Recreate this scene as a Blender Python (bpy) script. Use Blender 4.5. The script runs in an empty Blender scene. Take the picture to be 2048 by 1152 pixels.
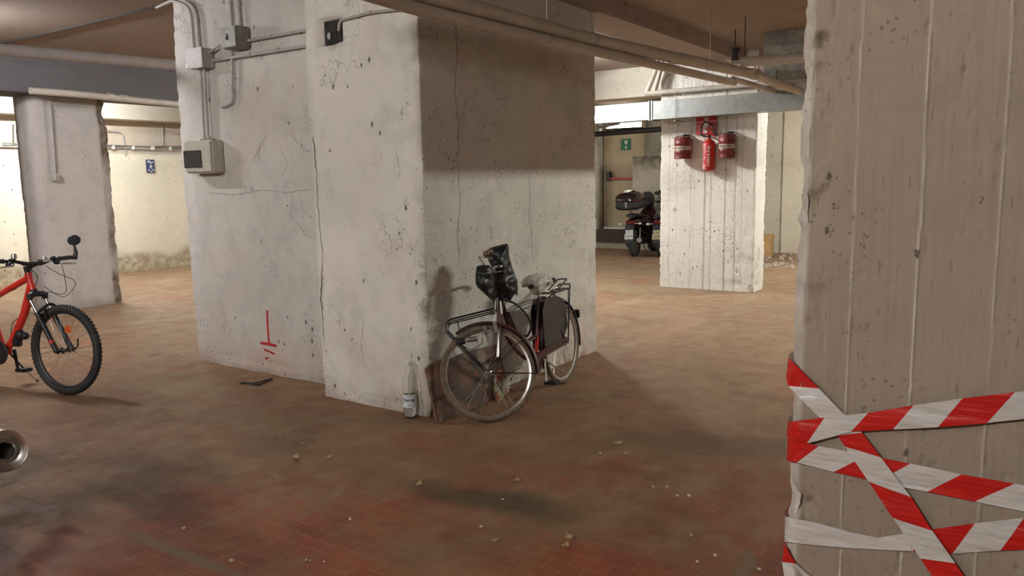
import bpy, bmesh, math, random
import numpy as np
from mathutils import Vector, Matrix
R = math.radians
S = bpy.context.scene
C = S.collection
random.seed(7)

# ------------------------------------------------------------ camera, world, exposure
H = 1.62
cam_d = bpy.data.cameras.new('camera'); cam = bpy.data.objects.new('camera', cam_d); C.objects.link(cam)
YAW, PITCH, ROLL = R(34.25), R(8.08), R(1.04)
fw = Vector((math.cos(YAW)*math.cos(PITCH), math.sin(YAW)*math.cos(PITCH), -math.sin(PITCH)))
rt0 = Vector((math.sin(YAW), -math.cos(YAW), 0)); dn0 = fw.cross(rt0)
rt = rt0*math.cos(ROLL) + dn0*math.sin(ROLL); dn = dn0*math.cos(ROLL) - rt0*math.sin(ROLL)
cam.matrix_world = Matrix(((rt.x, -dn.x, -fw.x, 0), (rt.y, -dn.y, -fw.y, 0), (rt.z, -dn.z, -fw.z, H), (0, 0, 0, 1)))
cam_d.sensor_width = 36; cam_d.lens = 1566/2048*36; cam_d.clip_start = .05
S.camera = cam
w = bpy.data.worlds.new('world'); S.world = w; w.use_nodes = True
w.node_tree.nodes['Background'].inputs[0].default_value = (.6, .62, .7, 1)
w.node_tree.nodes['Background'].inputs[1].default_value = .0
S.view_settings.view_transform = 'Standard'; S.view_settings.look = 'None'
S.view_settings.gamma = 1; S.view_settings.use_curve_mapping = False
S.view_settings.exposure = 3.0
# lamps: bare fluorescent tubes on white battens: (x, y, z, along, strength, colour)
LAMPS = [   # place, along, strength, colour, half length, half width of the top plate
    ((2.9, 8.35, 3.10), 'y', 72, (1.0, 1.0, 1.04), .59, .16),
    ((9.0, 6.1, 2.98), 'x', 205, (1.0, 1.0, .98), .30, .07),
    ((7.3, -1.36, 3.05), 'x', 128, (1.0, 1.0, .92), .59, .03),
    ((6.4, 12.3, 3.06), 'x', 92, (1.0, 1.03, 1.0), .59, .16),
    ((12.6, 12.2, 3.12), 'x', 50, (1.0, 1.0, .94), .59, .07),
    ((12.6, 1.2, 3.05), 'x', 130, (1.0, 1.02, .96), .59, .07),
    ((-1.2, 5.2, 3.12), 'y', 66, (1.0, 1.0, 1.02), .59, .07),
    ((-2.2, 1.5, 3.12), 'y', 98, (1.0, .99, .94), .59, .07),  # unseen lamp added to brighten the near pillar's front face
]

# ------------------------------------------------------------ measured points: pixel of the 2048x1152 photograph -> place
CAM = Vector((0, 0, H))
def ray(x, y): return fw + rt*((x-1024)/1566) + dn*((y-576)/1566)
def on(x, y, ax, v):
    d = ray(x, y); return CAM + d*((v-CAM[ax])/d[ax])
def onf(x, y, z=0.0): return on(x, y, 2, z)

# ------------------------------------------------------------ numpy noise
def _h(ix, iy, iz, seed):
    n = (ix.astype(np.int64)*374761393 + iy.astype(np.int64)*668265263 + iz.astype(np.int64)*2147483647 + seed*1274126177) & 0xffffffff
    n = ((n ^ (n >> 13))*1103515245) & 0xffffffff
    n = (n ^ (n >> 16)) & 0xffff
    return n/65535.0
def vn(P, sc, seed=0):
    Q = P*sc; I = np.floor(Q); f = Q-I; f = f*f*(3-2*f); I = I.astype(np.int64)
    o = 0
    for dx in (0, 1):
        for dy in (0, 1):
            for dz in (0, 1):
                wgt = (f[:, 0] if dx else 1-f[:, 0])*(f[:, 1] if dy else 1-f[:, 1])*(f[:, 2] if dz else 1-f[:, 2])
                o = o + wgt*_h(I[:, 0]+dx, I[:, 1]+dy, I[:, 2]+dz, seed)
    return o
def fbm(P, sc, seed=0, k=3):
    return sum(vn(P, sc*2**i, seed+i)/2**i for i in range(k))/sum(1/2**i for i in range(k))

# ------------------------------------------------------------ materials
class N:
    def __init__(s, name):
        s.m = bpy.data.materials.new(name); s.m.use_nodes = True; s.t = s.m.node_tree
        s.b = s.t.nodes['Principled BSDF']; s.geo = s.t.nodes.new('ShaderNodeNewGeometry')
    def n(s, typ, **kw):
        x = s.t.nodes.new('ShaderNode'+typ)
        for k, v in kw.items():
            if isinstance(k, str) and hasattr(x, k): setattr(x, k, v)
        return x
    def put(s, sock, v):
        if isinstance(v, bpy.types.NodeSocket): s.t.links.new(v, sock)
        elif v is not None:
            if hasattr(sock.default_value, '__len__') and not hasattr(v, '__len__'): v = (v,)*len(sock.default_value)
            if hasattr(sock.default_value, '__len__') and len(sock.default_value) == 4 and len(v) == 3: v = (*v, 1)
            sock.default_value = v
    def pos(s, scale=(1, 1, 1), loc=(0, 0, 0), rot=(0, 0, 0)):
        x = s.n('Mapping'); s.t.links.new(s.geo.outputs['Position'], x.inputs[0])
        x.inputs['Scale'].default_value = scale; x.inputs['Location'].default_value = loc; x.inputs['Rotation'].default_value = rot
        return x.outputs[0]
    def noise(s, sc, v=None, det=3, rough=.55, dist=0):
        x = s.n('TexNoise'); s.put(x.inputs['Vector'], v if v is not None else s.geo.outputs['Position'])
        x.inputs['Scale'].default_value = sc; x.inputs['Detail'].default_value = det; x.inputs['Roughness'].default_value = rough; x.inputs['Distortion'].default_value = dist
        return x.outputs['Fac']
    def vor(s, sc, v=None, feature='F1', rnd=1):
        x = s.n('TexVoronoi'); x.feature = feature; s.put(x.inputs['Vector'], v if v is not None else s.geo.outputs['Position'])
        x.inputs['Scale'].default_value = sc; x.inputs['Randomness'].default_value = rnd
        return x.outputs['Distance'], (x.outputs['Color'] if feature == 'F1' else None)
    def ramp(s, f, a, b, lo=0., hi=1.):
        x = s.n('MapRange'); s.put(x.inputs[0], f)
        x.inputs[1].default_value = a; x.inputs[2].default_value = b; x.inputs[3].default_value = lo; x.inputs[4].default_value = hi
        return x.outputs[0]
    def math(s, op, a, b=0.):
        x = s.n('Math'); x.operation = op; s.put(x.inputs[0], a); s.put(x.inputs[1], b); return x.outputs[0]
    def mix(s, f, a, b, mode='MIX'):
        x = s.n('Mix'); x.data_type = 'RGBA'; x.blend_type = mode
        s.put(x.inputs[0], f); s.put(x.inputs[6], a); s.put(x.inputs[7], b); return x.outputs[2]
    def attr(s, name):
        x = s.n('Attribute'); x.attribute_name = name; return x.outputs['Fac']
    def xyz(s, v=None):
        x = s.n('SeparateXYZ'); s.put(x.inputs[0], v if v is not None else s.geo.outputs['Position']); return x.outputs
    def ell(s, cx, cy, rx, ry, ang=0, soft=.5, wob=.25):
        """soft-edged blot on the floor, 1 inside"""
        x = s.n('Mapping'); x.vector_type = 'TEXTURE'
        wv = s.n('VectorMath'); wv.operation = 'ADD'
        if not hasattr(s, 'wob'):
            s.wob = s.n('TexNoise'); s.wob.inputs['Scale'].default_value = 3.0; s.wob.inputs['Detail'].default_value = 4
            s.t.links.new(s.geo.outputs['Position'], s.wob.inputs['Vector'])
        nz = s.wob
        sc = s.n('VectorMath'); sc.operation = 'MULTIPLY_ADD'; s.t.links.new(nz.outputs['Color'], sc.inputs[0])
        sc.inputs[1].default_value = (wob*2, wob*2, 0); sc.inputs[2].default_value = (-wob, -wob, 0)
        s.t.links.new(s.geo.outputs['Position'], wv.inputs[0]); s.t.links.new(sc.outputs[0], wv.inputs[1])
        s.t.links.new(wv.outputs[0], x.inputs[0])
        x.inputs['Location'].default_value = (cx, cy, 0); x.inputs['Rotation'].default_value = (0, 0, ang); x.inputs['Scale'].default_value = (rx, ry, 1)
        z = s.n('Mapping'); s.t.links.new(x.outputs[0], z.inputs[0]); z.inputs['Scale'].default_value = (1, 1, 0)
        L = s.n('VectorMath'); L.operation = 'LENGTH'; s.t.links.new(z.outputs[0], L.inputs[0])
        return s.ramp(L.outputs['Value'], 1, 1-soft, 0, 1)
    def bump(s, h, strength=.4, dist=.01):
        x = s.n('Bump'); s.put(x.inputs['Height'], h); x.inputs['Strength'].default_value = strength; x.inputs['Distance'].default_value = dist
        s.t.links.new(x.outputs[0], s.b.inputs['Normal'])
    def col(s, c): s.put(s.b.inputs['Base Color'], c); return s
    def set(s, rough=.8, metal=0, **kw):
        s.put(s.b.inputs['Roughness'], rough); s.b.inputs['Metallic'].default_value = metal
        for k, v in kw.items(): s.put(s.b.inputs[k.replace('_', ' ')], v)
        return s

def plain(name, col, rough=.6, metal=0, var=.12, sc=30, bump=0, **kw):
    a = N(name); n = a.noise(sc, det=2)
    c2 = tuple(x*(1-var*2) for x in col); c1 = tuple(min(1, x*(1+var)) for x in col)
    a.col(a.mix(a.ramp(n, .3, .7), c2, c1)).set(rough, metal, **kw)
    if bump: a.bump(n, bump, .004)
    return a.m

def concrete(name, base, dark, pits=.5, pit_sc=34, stain=.35, cracks=.0, bump=.5, grain=0., boards=0, rough=.85, stain_col=None, mottled=.5, pitcol=(.07, .055, .04), foot=0):
    a = N(name)
    big = a.noise(.9, det=4, dist=.4); mid = a.noise(5.5, det=5, rough=.65, dist=.3); fine = a.noise(45, det=3)
    c = a.mix(a.ramp(big, .35, .68), base, dark)
    c = a.mix(a.math('MULTIPLY', a.ramp(mid, .48, .75), mottled), c, tuple(x*.72 for x in dark))
    if grain:
        g = a.noise(1, a.pos((70, 70, 2.2)), det=3)
        c = a.mix(a.math('MULTIPLY', a.ramp(g, .42, .7), .34*grain), c, tuple(x*.6 for x in dark))
        gs = a.noise(1, a.pos((110, 110, 14), (3, 7, 1)), det=2)
        c = a.mix(a.math('MULTIPLY', a.ramp(gs, .66, .73), .75*min(1, grain)), c, tuple(x*.28 for x in dark))
    # rust and dirt blots, plus a painted lit chamfer, kept per vertex
    st = a.math('MULTIPLY', a.attr('dirt_tone'), a.ramp(a.noise(9, det=5, rough=.7), .3, .6, .35, 1))
    c = a.mix(st, c, stain_col or (.13, .095, .06))
    # pits
    d, cc = a.vor(pit_sc); sx = a.xyz(cc)[0]
    msk = a.math('MULTIPLY', a.ramp(sx, .80-.22*pits, .82-.22*pits), a.ramp(a.noise(2.2, a.pos(loc=(4, 2, 9)), det=3), .45-.1*pits, .6))
    wz = a.noise(pit_sc*2.2, det=2)
    if foot:   # the projecting front strip of the middle pillar is multiplied lighter than the rest
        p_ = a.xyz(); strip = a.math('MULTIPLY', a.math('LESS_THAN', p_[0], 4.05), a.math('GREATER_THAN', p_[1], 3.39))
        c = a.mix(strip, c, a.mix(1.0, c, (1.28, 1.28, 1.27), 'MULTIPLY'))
        zf = a.ramp(a.xyz()[2], .62, .08)
        cl = a.math('MULTIPLY', zf, a.ramp(a.noise(3.4, a.pos(loc=(1, 8, 2)), det=4), .44, .56))
        msk = a.math('MAXIMUM', msk, a.math('MULTIPLY', cl, a.ramp(sx, .50, .52)))
        c = a.mix(a.math('MULTIPLY', a.math('MULTIPLY', zf, a.ramp(a.noise(2.3, det=5), .40, .62)), .75), c, (.50, .385, .31))
        c = a.mix(a.math('MULTIPLY', a.ramp(a.noise(1.6, a.pos(loc=(3, 3, 8)), det=5), .56, .68), .35), c, (.58, .47, .41))
    pit = a.math('MULTIPLY', a.ramp(a.math('ADD', d, a.math('MULTIPLY', wz, .35)), .43, .36), msk)
    d2, cc2 = a.vor(pit_sc*.42, a.pos((1, 1, .6), (1, 5, 3)))
    pit2 = a.math('MULTIPLY', a.ramp(a.math('ADD', d2, a.math('MULTIPLY', wz, .3)), .33, .27), a.ramp(a.xyz(cc2)[1], .86-.1*pits, .88-.1*pits))
    pit = a.math('MAXIMUM', pit, pit2)
    c = a.mix(a.math('MULTIPLY', pit, .85), c, pitcol)
    hgt = a.math('ADD', a.math('MULTIPLY', mid, .7), a.math('MULTIPLY', fine, .25))
    hgt = a.math('SUBTRACT', hgt, a.math('MULTIPLY', pit, .6))
    if cracks:
        wv = a.n('VectorMath'); wv.operation = 'ADD'; nz = a.n('TexNoise'); nz.inputs['Scale'].default_value = 4; nz.inputs['Detail'].default_value = 5
        a.t.links.new(a.geo.outputs['Position'], wv.inputs[0]); a.t.links.new(nz.outputs['Color'], wv.inputs[1]); a.t.links.new(a.geo.outputs['Position'], nz.inputs['Vector'])
        x = a.n('TexVoronoi'); x.feature = 'DISTANCE_TO_EDGE'; x.inputs['Scale'].default_value = 1.7; a.t.links.new(wv.outputs[0], x.inputs['Vector'])
        cr = a.math('MULTIPLY', a.ramp(x.outputs['Distance'], .010, .003), a.ramp(a.noise(1.7, a.pos(loc=(9, 1, 5)), det=2), .52, .6))
        c = a.mix(a.math('MULTIPLY', cr, .55*cracks), c, tuple(x*.35 for x in dark))
        hgt = a.math('SUBTRACT', hgt, a.math('MULTIPLY', cr, .5))
    a.col(c).set(rough); a.bump(hgt, bump, .012)
    a.b.inputs['Specular IOR Level'].default_value = .25
    return a.m

# ------------------------------------------------------------ mesh helpers
def place(o, mat=None, parent=None, smooth=40):
    if parent is not None: o.parent = parent
    C.objects.link(o); return o
class MB:
    def __init__(s): s.v = []; s.f = []; s.mi = []; s.cur = 0
    def add(s, vs, fs):
        k = len(s.v); s.v += [tuple(v) for v in vs]; s.f += [tuple(i+k for i in f) for f in fs]; s.mi += [s.cur]*len(fs)
    def box(s, lo, hi, M=None, bev=0):
        x0, y0, z0 = lo; x1, y1, z1 = hi
        if bev:
            b = bmesh.new(); bmesh.ops.create_cube(b, size=1)
            for v in b.verts: v.co = Vector(((x0+x1)/2+v.co.x*(x1-x0), (y0+y1)/2+v.co.y*(y1-y0), (z0+z1)/2+v.co.z*(z1-z0)))
            bmesh.ops.bevel(b, geom=list(b.edges), offset=bev, segments=2, affect='EDGES', clamp_overlap=True)
            s.bm(b, M); return
        vs = [Vector((x, y, z)) for x in (x0, x1) for y in (y0, y1) for z in (z0, z1)]
        if M: vs = [M @ v for v in vs]
        s.add(vs, [(0, 1, 3, 2), (4, 6, 7, 5), (0, 4, 5, 1), (2, 3, 7, 6), (0, 2, 6, 4), (1, 5, 7, 3)])
    def bm(s, b, M=None):
        b.verts.index_update()
        s.add([(M @ v.co) if M else v.co.copy() for v in b.verts], [[v.index for v in f.verts] for f in b.faces]); b.free()
    def tube(s, pts, r, n=8, cap=True, flat=None):
        pts = [Vector(p) for p in pts]; m = len(pts)
        rs = r if hasattr(r, '__len__') else [r]*m
        t = (pts[1]-pts[0]).normalized(); up = Vector((0, 0, 1)) if abs(t.z) < .9 else Vector((1, 0, 0))
        u = t.cross(up).normalized(); vs = []; fs = []
        for i in range(m):
            if i == 0: d = pts[1]-pts[0]
            elif i == m-1: d = pts[-1]-pts[-2]
            else: d = (pts[i+1]-pts[i]).normalized()+(pts[i]-pts[i-1]).normalized()
            d.normalize(); u = (u-d*u.dot(d)).normalized(); v = d.cross(u)
            k = 1
            if 0 < i < m-1: k = 1/max(.5, (pts[i+1]-pts[i]).normalized().dot(d))
            for j in range(n):
                a = 2*math.pi*j/n; vs.append(pts[i]+u*(math.cos(a)*rs[i]*k)+v*(math.sin(a)*rs[i]*k*(flat or 1)))
        for i in range(m-1):
            for j in range(n): fs.append((i*n+j, i*n+(j+1) % n, (i+1)*n+(j+1) % n, (i+1)*n+j))
        if cap: fs += [tuple(range(n))[::-1], tuple(range((m-1)*n, m*n))]
        s.add(vs, fs)
    def lathe(s, prof, n=24, M=None, close=False):
        vs = []; fs = []; m = len(prof)
        for i, (r, z) in enumerate(prof):
            for j in range(n):
                a = 2*math.pi*j/n; v = Vector((r*math.cos(a), r*math.sin(a), z)); vs.append(M @ v if M else v)
        for i in range(m if close else m-1):
            for j in range(n):
                i2 = (i+1) % m
                fs.append((i*n+j, i*n+(j+1) % n, i2*n+(j+1) % n, i2*n+j))
        if not close:
            if prof[0][0] > 1e-5: fs.append(tuple(range(n))[::-1])
            if prof[-1][0] > 1e-5: fs.append(tuple(range((m-1)*n, m*n)))
        s.add(vs, fs)
    def prism(s, pts, a, b, M=None):
        """outline in xy, extruded z a..b"""
        n = len(pts); vs = [Vector((x, y, a)) for x, y in pts]+[Vector((x, y, b)) for x, y in pts]
        if M: vs = [M @ v for v in vs]
        s.add(vs, [tuple(range(n))[::-1], tuple(range(n, 2*n))]+[(i, (i+1) % n, n+(i+1) % n, n+i) for i in range(n)])
    def ball(s, c, r, n=12, sc=(1, 1, 1)):
        prof = [(math.sin(math.pi*i/8)*r, -math.cos(math.pi*i/8)*r) for i in range(9)]
        s.lathe(prof, n, Matrix.Translation(c) @ Matrix.Diagonal((*sc, 1)))
    def out(s, name, mats, parent=None, smooth=38, stuff=False):
        me = bpy.data.meshes.new(name); me.from_pydata(s.v, [], s.f)
        for m in (mats if isinstance(mats, (list, tuple)) else [mats]): me.materials.append(m)
        if any(s.mi): me.polygons.foreach_set('material_index', s.mi)
        b = bmesh.new(); b.from_mesh(me); bmesh.ops.remove_doubles(b, verts=b.verts, dist=1e-6); bmesh.ops.recalc_face_normals(b, faces=b.faces); b.to_mesh(me); b.free()
        if smooth:
            me.polygons.foreach_set('use_smooth', [True]*len(me.polygons)); me.set_sharp_from_angle(angle=R(smooth))
        o = bpy.data.objects.new(name, me); C.objects.link(o)
        if parent is not None: o.parent = parent
        if stuff: o['kind'] = 'stuff'
        return o
def thing(name, label, cat, loc=(0, 0, 0), rot=(0, 0, 0), group=None, kind=None):
    o = bpy.data.objects.new(name, None); C.objects.link(o); o.location = loc; o.rotation_euler = rot
    return tag(o, label, cat, group, kind)
def tag(o, label, cat, group=None, kind=None):
    o['label'] = label; o['category'] = cat
    if group: o['group'] = group
    if kind: o['kind'] = kind
    return o
def part(name, M, f, parent=None, **kw):
    b = MB(); f(b); return b.out(name, M, parent, **kw)
def tube(name, M, pts, r, parent=None, n=8, **kw):
    b = MB(); b.tube(pts, r, n); return b.out(name, M, parent, **kw)
def box(name, M, lo, hi, parent=None, bev=0, mat4=None, **kw):
    b = MB(); b.box(lo, hi, mat4, bev); return b.out(name, M, parent, **kw)
def arc(c, u, v, r, a0, a1, n=8):
    c, u, v = Vector(c), Vector(u), Vector(v)
    return [c+u*(r*math.cos(a0+(a1-a0)*i/n))+v*(r*math.sin(a0+(a1-a0)*i/n)) for i in range(n+1)]
def bend(pts, r=.03, n=4):
    """rounds the corners of a polyline"""
    P = [Vector(p) for p in pts]; o = [P[0]]
    for i in range(1, len(P)-1):
        a = (P[i-1]-P[i]); b = (P[i+1]-P[i]); k = min(r, a.length*.45, b.length*.45)
        p0 = P[i]+a.normalized()*k; p1 = P[i]+b.normalized()*k
        for j in range(n+1):
            t = j/n; o.append(p0*(1-t)**2+P[i]*2*t*(1-t)+p1*t*t)
    o.append(P[-1]); return o
def spline(pts, n=8):
    P = [Vector(p) for p in pts]; P = [P[0]*2-P[1]]+P+[P[-1]*2-P[-2]]; o = []
    for i in range(1, len(P)-2):
        for j in range(n):
            t = j/n; o.append(.5*((2*P[i])+(P[i+1]-P[i-1])*t+(2*P[i-1]-5*P[i]+4*P[i+1]-P[i+2])*t*t+(3*P[i]-P[i-1]-3*P[i+1]+P[i+2])*t**3))
    o.append(P[-2]); return o
def text(name, s, size, M, M4, parent=None, extrude=.0008, align='CENTER', sx=1, bold=0):
    cu = bpy.data.curves.new(name, 'FONT'); cu.body = s; cu.size = size; cu.align_x = align; cu.align_y = 'CENTER'; cu.extrude = extrude; cu.resolution_u = 3; cu.offset = bold
    t = bpy.data.objects.new('tmp', cu); C.objects.link(t); dg = bpy.context.evaluated_depsgraph_get()
    me = bpy.data.meshes.new_from_object(t.evaluated_get(dg)); bpy.data.objects.remove(t)
    me.materials.clear(); me.materials.append(M)
    me.transform(Matrix(M4) @ Matrix.Diagonal((sx, 1, 1, 1)))
    o = bpy.data.objects.new(name, me); C.objects.link(o)
    if parent is not None: o.parent = parent
    return o
def frame4(o, u, v):
    """matrix with local x=u, y=v, z=u x v, origin o"""
    u = Vector(u).normalized(); v = Vector(v); v = (v-u*v.dot(u)).normalized(); w_ = u.cross(v)
    return Matrix(((u.x, v.x, w_.x, o[0]), (u.y, v.y, w_.y, o[1]), (u.z, v.z, w_.z, o[2]), (0, 0, 0, 1)))

def grid_object(name, P, dirt_tone, nu, nv, mat, parent=None, closed=False):
    """P (nu*nv,3) as rows of v, quads"""
    i, j = np.meshgrid(np.arange(nu if closed else nu-1), np.arange(nv-1), indexing='ij')
    i2 = (i+1) % nu
    F = np.stack([i*nv+j, i2*nv+j, i2*nv+j+1, i*nv+j+1], -1).reshape(-1, 4)
    me = bpy.data.meshes.new(name); me.vertices.add(len(P)); me.vertices.foreach_set('co', P.astype(np.float32).ravel())
    me.loops.add(F.size); me.loops.foreach_set('vertex_index', F.astype(np.int32).ravel())
    me.polygons.add(len(F)); me.polygons.foreach_set('loop_start', np.arange(0, F.size, 4, dtype=np.int32))
    me.update(calc_edges=True); me.validate()
    me.polygons.foreach_set('use_smooth', [True]*len(me.polygons))
    at = me.attributes.new('dirt_tone', 'FLOAT', 'POINT'); at.data.foreach_set('value', np.clip(dirt_tone, 0, 1).astype(np.float32))
    me.materials.append(mat)
    o = bpy.data.objects.new(name, me); C.objects.link(o)
    if parent is not None: o.parent = parent
    return o
def column(name, poly, z0, z1, steps, zstep, disp, mat, fine=None):
    """poly CCW list of (x,y); steps per edge; disp(P, nrm, edge index, distance to nearest corner, t along edge)->(offset, dirt)"""
    pts = []; n = len(poly)
    nrm = []; 
    for k in range(n):
        a = Vector((*poly[k], 0)); b = Vector((*poly[(k+1) % n], 0)); e = (b-a); L = e.length; nn = Vector((e.y, -e.x, 0)).normalized()
        m = max(1, int(round(L/steps[k])))
        for i in range(m):
            t = i/m; p = a+e*t; q = nn
            if i == 0:
                p0 = Vector((*poly[k-1], 0)); e0 = a-p0; q = (nn+Vector((e0.y, -e0.x, 0)).normalized()).normalized()
            pts.append((p.x, p.y, q.x, q.y, k, min(t*L, (1-t)*L), t*L))
    A = np.array(pts); nz = []
    z = z0
    while z < z1-1e-6:
        nz.append(z); z += (zstep if (fine is None or fine[0] < z < fine[1]) else .06)
    nz.append(z1); Z = np.array(nz); nu, nv = len(A), len(Z)
    P = np.zeros((nu, nv, 3)); P[:, :, 0] = A[:, None, 0]; P[:, :, 1] = A[:, None, 1]; P[:, :, 2] = Z[None]
    P = P.reshape(-1, 3); rep = lambda c: np.repeat(c, nv)
    NR = np.stack([rep(A[:, 2]), rep(A[:, 3]), np.zeros(nu*nv)], -1)
    off, dirt_tone = disp(P, NR, rep(A[:, 4]), rep(A[:, 5]), rep(A[:, 6]))
    return grid_object(name, P+NR*off[:, None], dirt_tone, nu, nv, mat, closed=True)
def erode(P, dc, amt=.02, wid=.035, seed=0, sc=9, thr=.45):
    k = np.clip(1-dc/wid, 0, 1); n = fbm(P, sc, seed, 4)
    return -amt*k*(.25+np.clip((n-thr)*6, 0, 1.6))
def patch(name, o, u, v, lu, lv, step, disp, mat, parent=None):
    """one rough face: origin o, along u and v; disp along u x v"""
    o, u, v = np.array(o, float), np.array(u, float), np.array(v, float); nrm = np.cross(u, v)
    nu, nv = int(lu/step)+2, int(lv/step)+2
    a, b = np.meshgrid(np.linspace(0, lu, nu), np.linspace(0, lv, nv), indexing='ij'); a = a.ravel(); b = b.ravel()
    P = o+a[:, None]*u+b[:, None]*v
    off, dirt_tone = disp(P, a, b)
    return grid_object(name, P+off[:, None]*nrm, dirt_tone, nu, nv, mat, parent)
def blob(name, outline, thick, M4, mat, parent=None, step=.012, crump=.01, seed=3, back=.5, fold=None):
    """a puffed closed shape with the given outline (local xy) and crumpled faces (local z)"""
    n = len(outline); O = np.array(outline, float)
    O2 = []
    for i in range(n):
        a, b = O[i], O[(i+1) % n]; m = max(1, int(np.hypot(*(b-a))/step))
        for k in range(m): O2.append(a+(b-a)*k/m)
    O2 = np.array(O2)
    bm_ = bmesh.new(); ring = [bm_.verts.new((p[0], p[1], 0)) for p in O2]
    f = bm_.faces.new(ring); f.normal_update()
    r = bmesh.ops.triangulate(bm_, faces=[f])
    for _ in range(5):
        es = [e for e in bm_.edges if e.calc_length() > step*1.5 and not e.is_boundary]
        if not es: break
        bmesh.ops.subdivide_edges(bm_, edges=es, cuts=1); bmesh.ops.triangulate(bm_, faces=[f for f in bm_.faces if len(f.verts) > 3])
        bmesh.ops.beautify_fill(bm_, faces=bm_.faces, edges=[e for e in bm_.edges if not e.is_boundary])
    bm_.verts.ensure_lookup_table(); bm_.verts.index_update()
    V = np.array([v.co for v in bm_.verts]); F = [[v.index for v in f.verts] for f in bm_.faces]; bd = {v.index for v in bm_.verts if v.is_boundary}; bm_.free()
    D = np.min(np.hypot(V[:, None, 0]-O2[None, :, 0], V[:, None, 1]-O2[None, :, 1]), 1)
    h = np.sqrt(np.clip(D/ (D.max()+1e-9), 0, 1))*thick
    nf = (fbm(V+np.array([seed*3.1, 0, 0]), 14, seed, 3)-.5); nb = (fbm(V+np.array([0, seed*2.3, 5]), 14, seed+9, 3)-.5)
    rid = np.abs(fbm(V*np.array([1.6, .5, 1])+seed, 22, seed+4, 2)-.5)*2
    k = np.clip(D/(step*1.5), 0, 1)
    Zf = h+k*(nf*crump*4-rid*crump); Zb = -h*back+k*nb*crump*3
    b = MB(); vs = []; mapb = {}
    for i in range(len(V)): vs.append(Vector((V[i, 0], V[i, 1], max(Zf[i], .0008*(i not in bd)))))
    for i in range(len(V)):
        if i in bd: mapb[i] = i
        else: mapb[i] = len(vs); vs.append(Vector((V[i, 0], V[i, 1], min(Zb[i], -.0008))))
    b.add([M4 @ v for v in vs], [tuple(f) for f in F]+[tuple(mapb[i] for i in f)[::-1] for f in F])
    return b.out(name, mat, parent, smooth=60)

# ------------------------------------------------------------ material palette
M = {}
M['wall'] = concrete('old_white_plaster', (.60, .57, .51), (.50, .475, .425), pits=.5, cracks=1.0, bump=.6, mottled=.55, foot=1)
M['boards'] = concrete('board_marked_white_concrete', (.76, .73, .67), (.68, .65, .59), pits=1.15, pit_sc=38, grain=.4, bump=.6, mottled=.3)
M['near'] = concrete('board_marked_grey_concrete', (.34, .275, .212), (.29, .232, .178), pits=.2, pit_sc=60, grain=.6, bump=.35, mottled=.25, stain_col=(.62, .58, .52))
M['leftp'] = concrete('grey_plaster', (.50, .46, .42), (.43, .40, .37), pits=-.3, bump=.4, stain_col=(.13, .09, .055))
M['backl'] = concrete('limewashed_wall', (.76, .70, .56), (.68, .63, .51), pits=-.6, bump=.5, mottled=.25, stain_col=(.30, .23, .14))
M['backr'] = concrete('damp_wall', (.50, .46, .37), (.33, .30, .235), pits=.4, bump=.5, mottled=.8, stain_col=(.10, .085, .055))
M['pinkish'] = concrete('bare_render', (.60, .51, .41), (.52, .46, .40), pits=.1, bump=.3, mottled=.3)
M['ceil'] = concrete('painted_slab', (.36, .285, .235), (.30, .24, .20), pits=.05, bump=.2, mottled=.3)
M['shadebeam'] = concrete('shade_toned_beam', (.135, .12, .122), (.105, .098, .102), pits=.05, bump=.2, mottled=.3)  # the beam's lack of light is put into a darker base colour
M['beamw'] = concrete('white_beam', (.66, .62, .52), (.60, .56, .48), pits=.12, bump=.2, mottled=.2)
M['pipe'] = plain('cream_painted_pipe', (.50, .45, .38), .5, var=.07, sc=8)
M['pipe2'] = plain('pale_painted_pipe', (.50, .47, .45), .5, var=.05, sc=8)
M['conduit'] = plain('grey_conduit', (.42, .39, .36), .5, var=.06)
M['galv'] = plain('galvanised_sheet', (.36, .375, .35), .34, .85, var=.06, sc=14)
M['black'] = plain('black_plastic', (.018, .018, .02), .45)
M['rubber'] = plain('tyre_rubber', (.028, .028, .028), .75, var=.2, sc=60)
M['tan_tyre'] = plain('dusty_tan_tyre', (.15, .11, .075), .85, var=.2, sc=25)
M['chrome'] = plain('dull_chrome', (.62, .60, .56), .28, 1.0, var=.12, sc=40)
M['steel'] = plain('steel', (.45, .43, .40), .35, .9, var=.1)
M['brass'] = plain('tarnished_brass', (.20, .14, .08), .45, .6, var=.25)
M['maroon'] = plain('old_maroon_paint', (.055, .016, .014), .4, .1, var=.25, sc=20)
M['redp'] = plain('red_paint', (.50, .022, .016), .35, var=.05)
M['mtbred'] = plain('bright_red_paint', (.72, .035, .02), .32, var=.04, Coat_Weight=.4)
M['redtin'] = plain('faded_red_tin', (.17, .022, .018), .45, var=.2, sc=9)
M['white'] = plain('white_print', (.72, .72, .70), .6, var=.04)
M['cream'] = plain('cream_plastic', (.46, .44, .36), .5, var=.05)
M['smoked'] = plain('smoked_window', (.055, .052, .05), .25)
M['greytin'] = plain('grey_cast_box', (.27, .25, .22), .5, .3, var=.2, sc=12)
M['dark'] = plain('dark_recess', (.03, .026, .022), .9, var=.3)
M['bag'] = plain('black_bin_liner', (.007, .008, .009), .45, var=.2, sc=20, bump=.2)
M['grey_panel'] = plain('dark_brown_vinyl', (.028, .021, .018), .55, var=.15, sc=8)
M['plank'] = None
M['green'] = plain('green_sign', (.012, .16, .075), .5, var=.05)
M['blue'] = plain('blue_sign', (.03, .045, .13), .5, var=.05)
M['door'] = plain('beige_fire_door', (.44, .36, .23), .5, var=.06, sc=3)
M['card'] = plain('cardboard', (.48, .30, .13), .8, var=.1, sc=8)
M['leaf'] = plain('dry_leaf', (.42, .31, .15), .8, var=.2)
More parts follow.
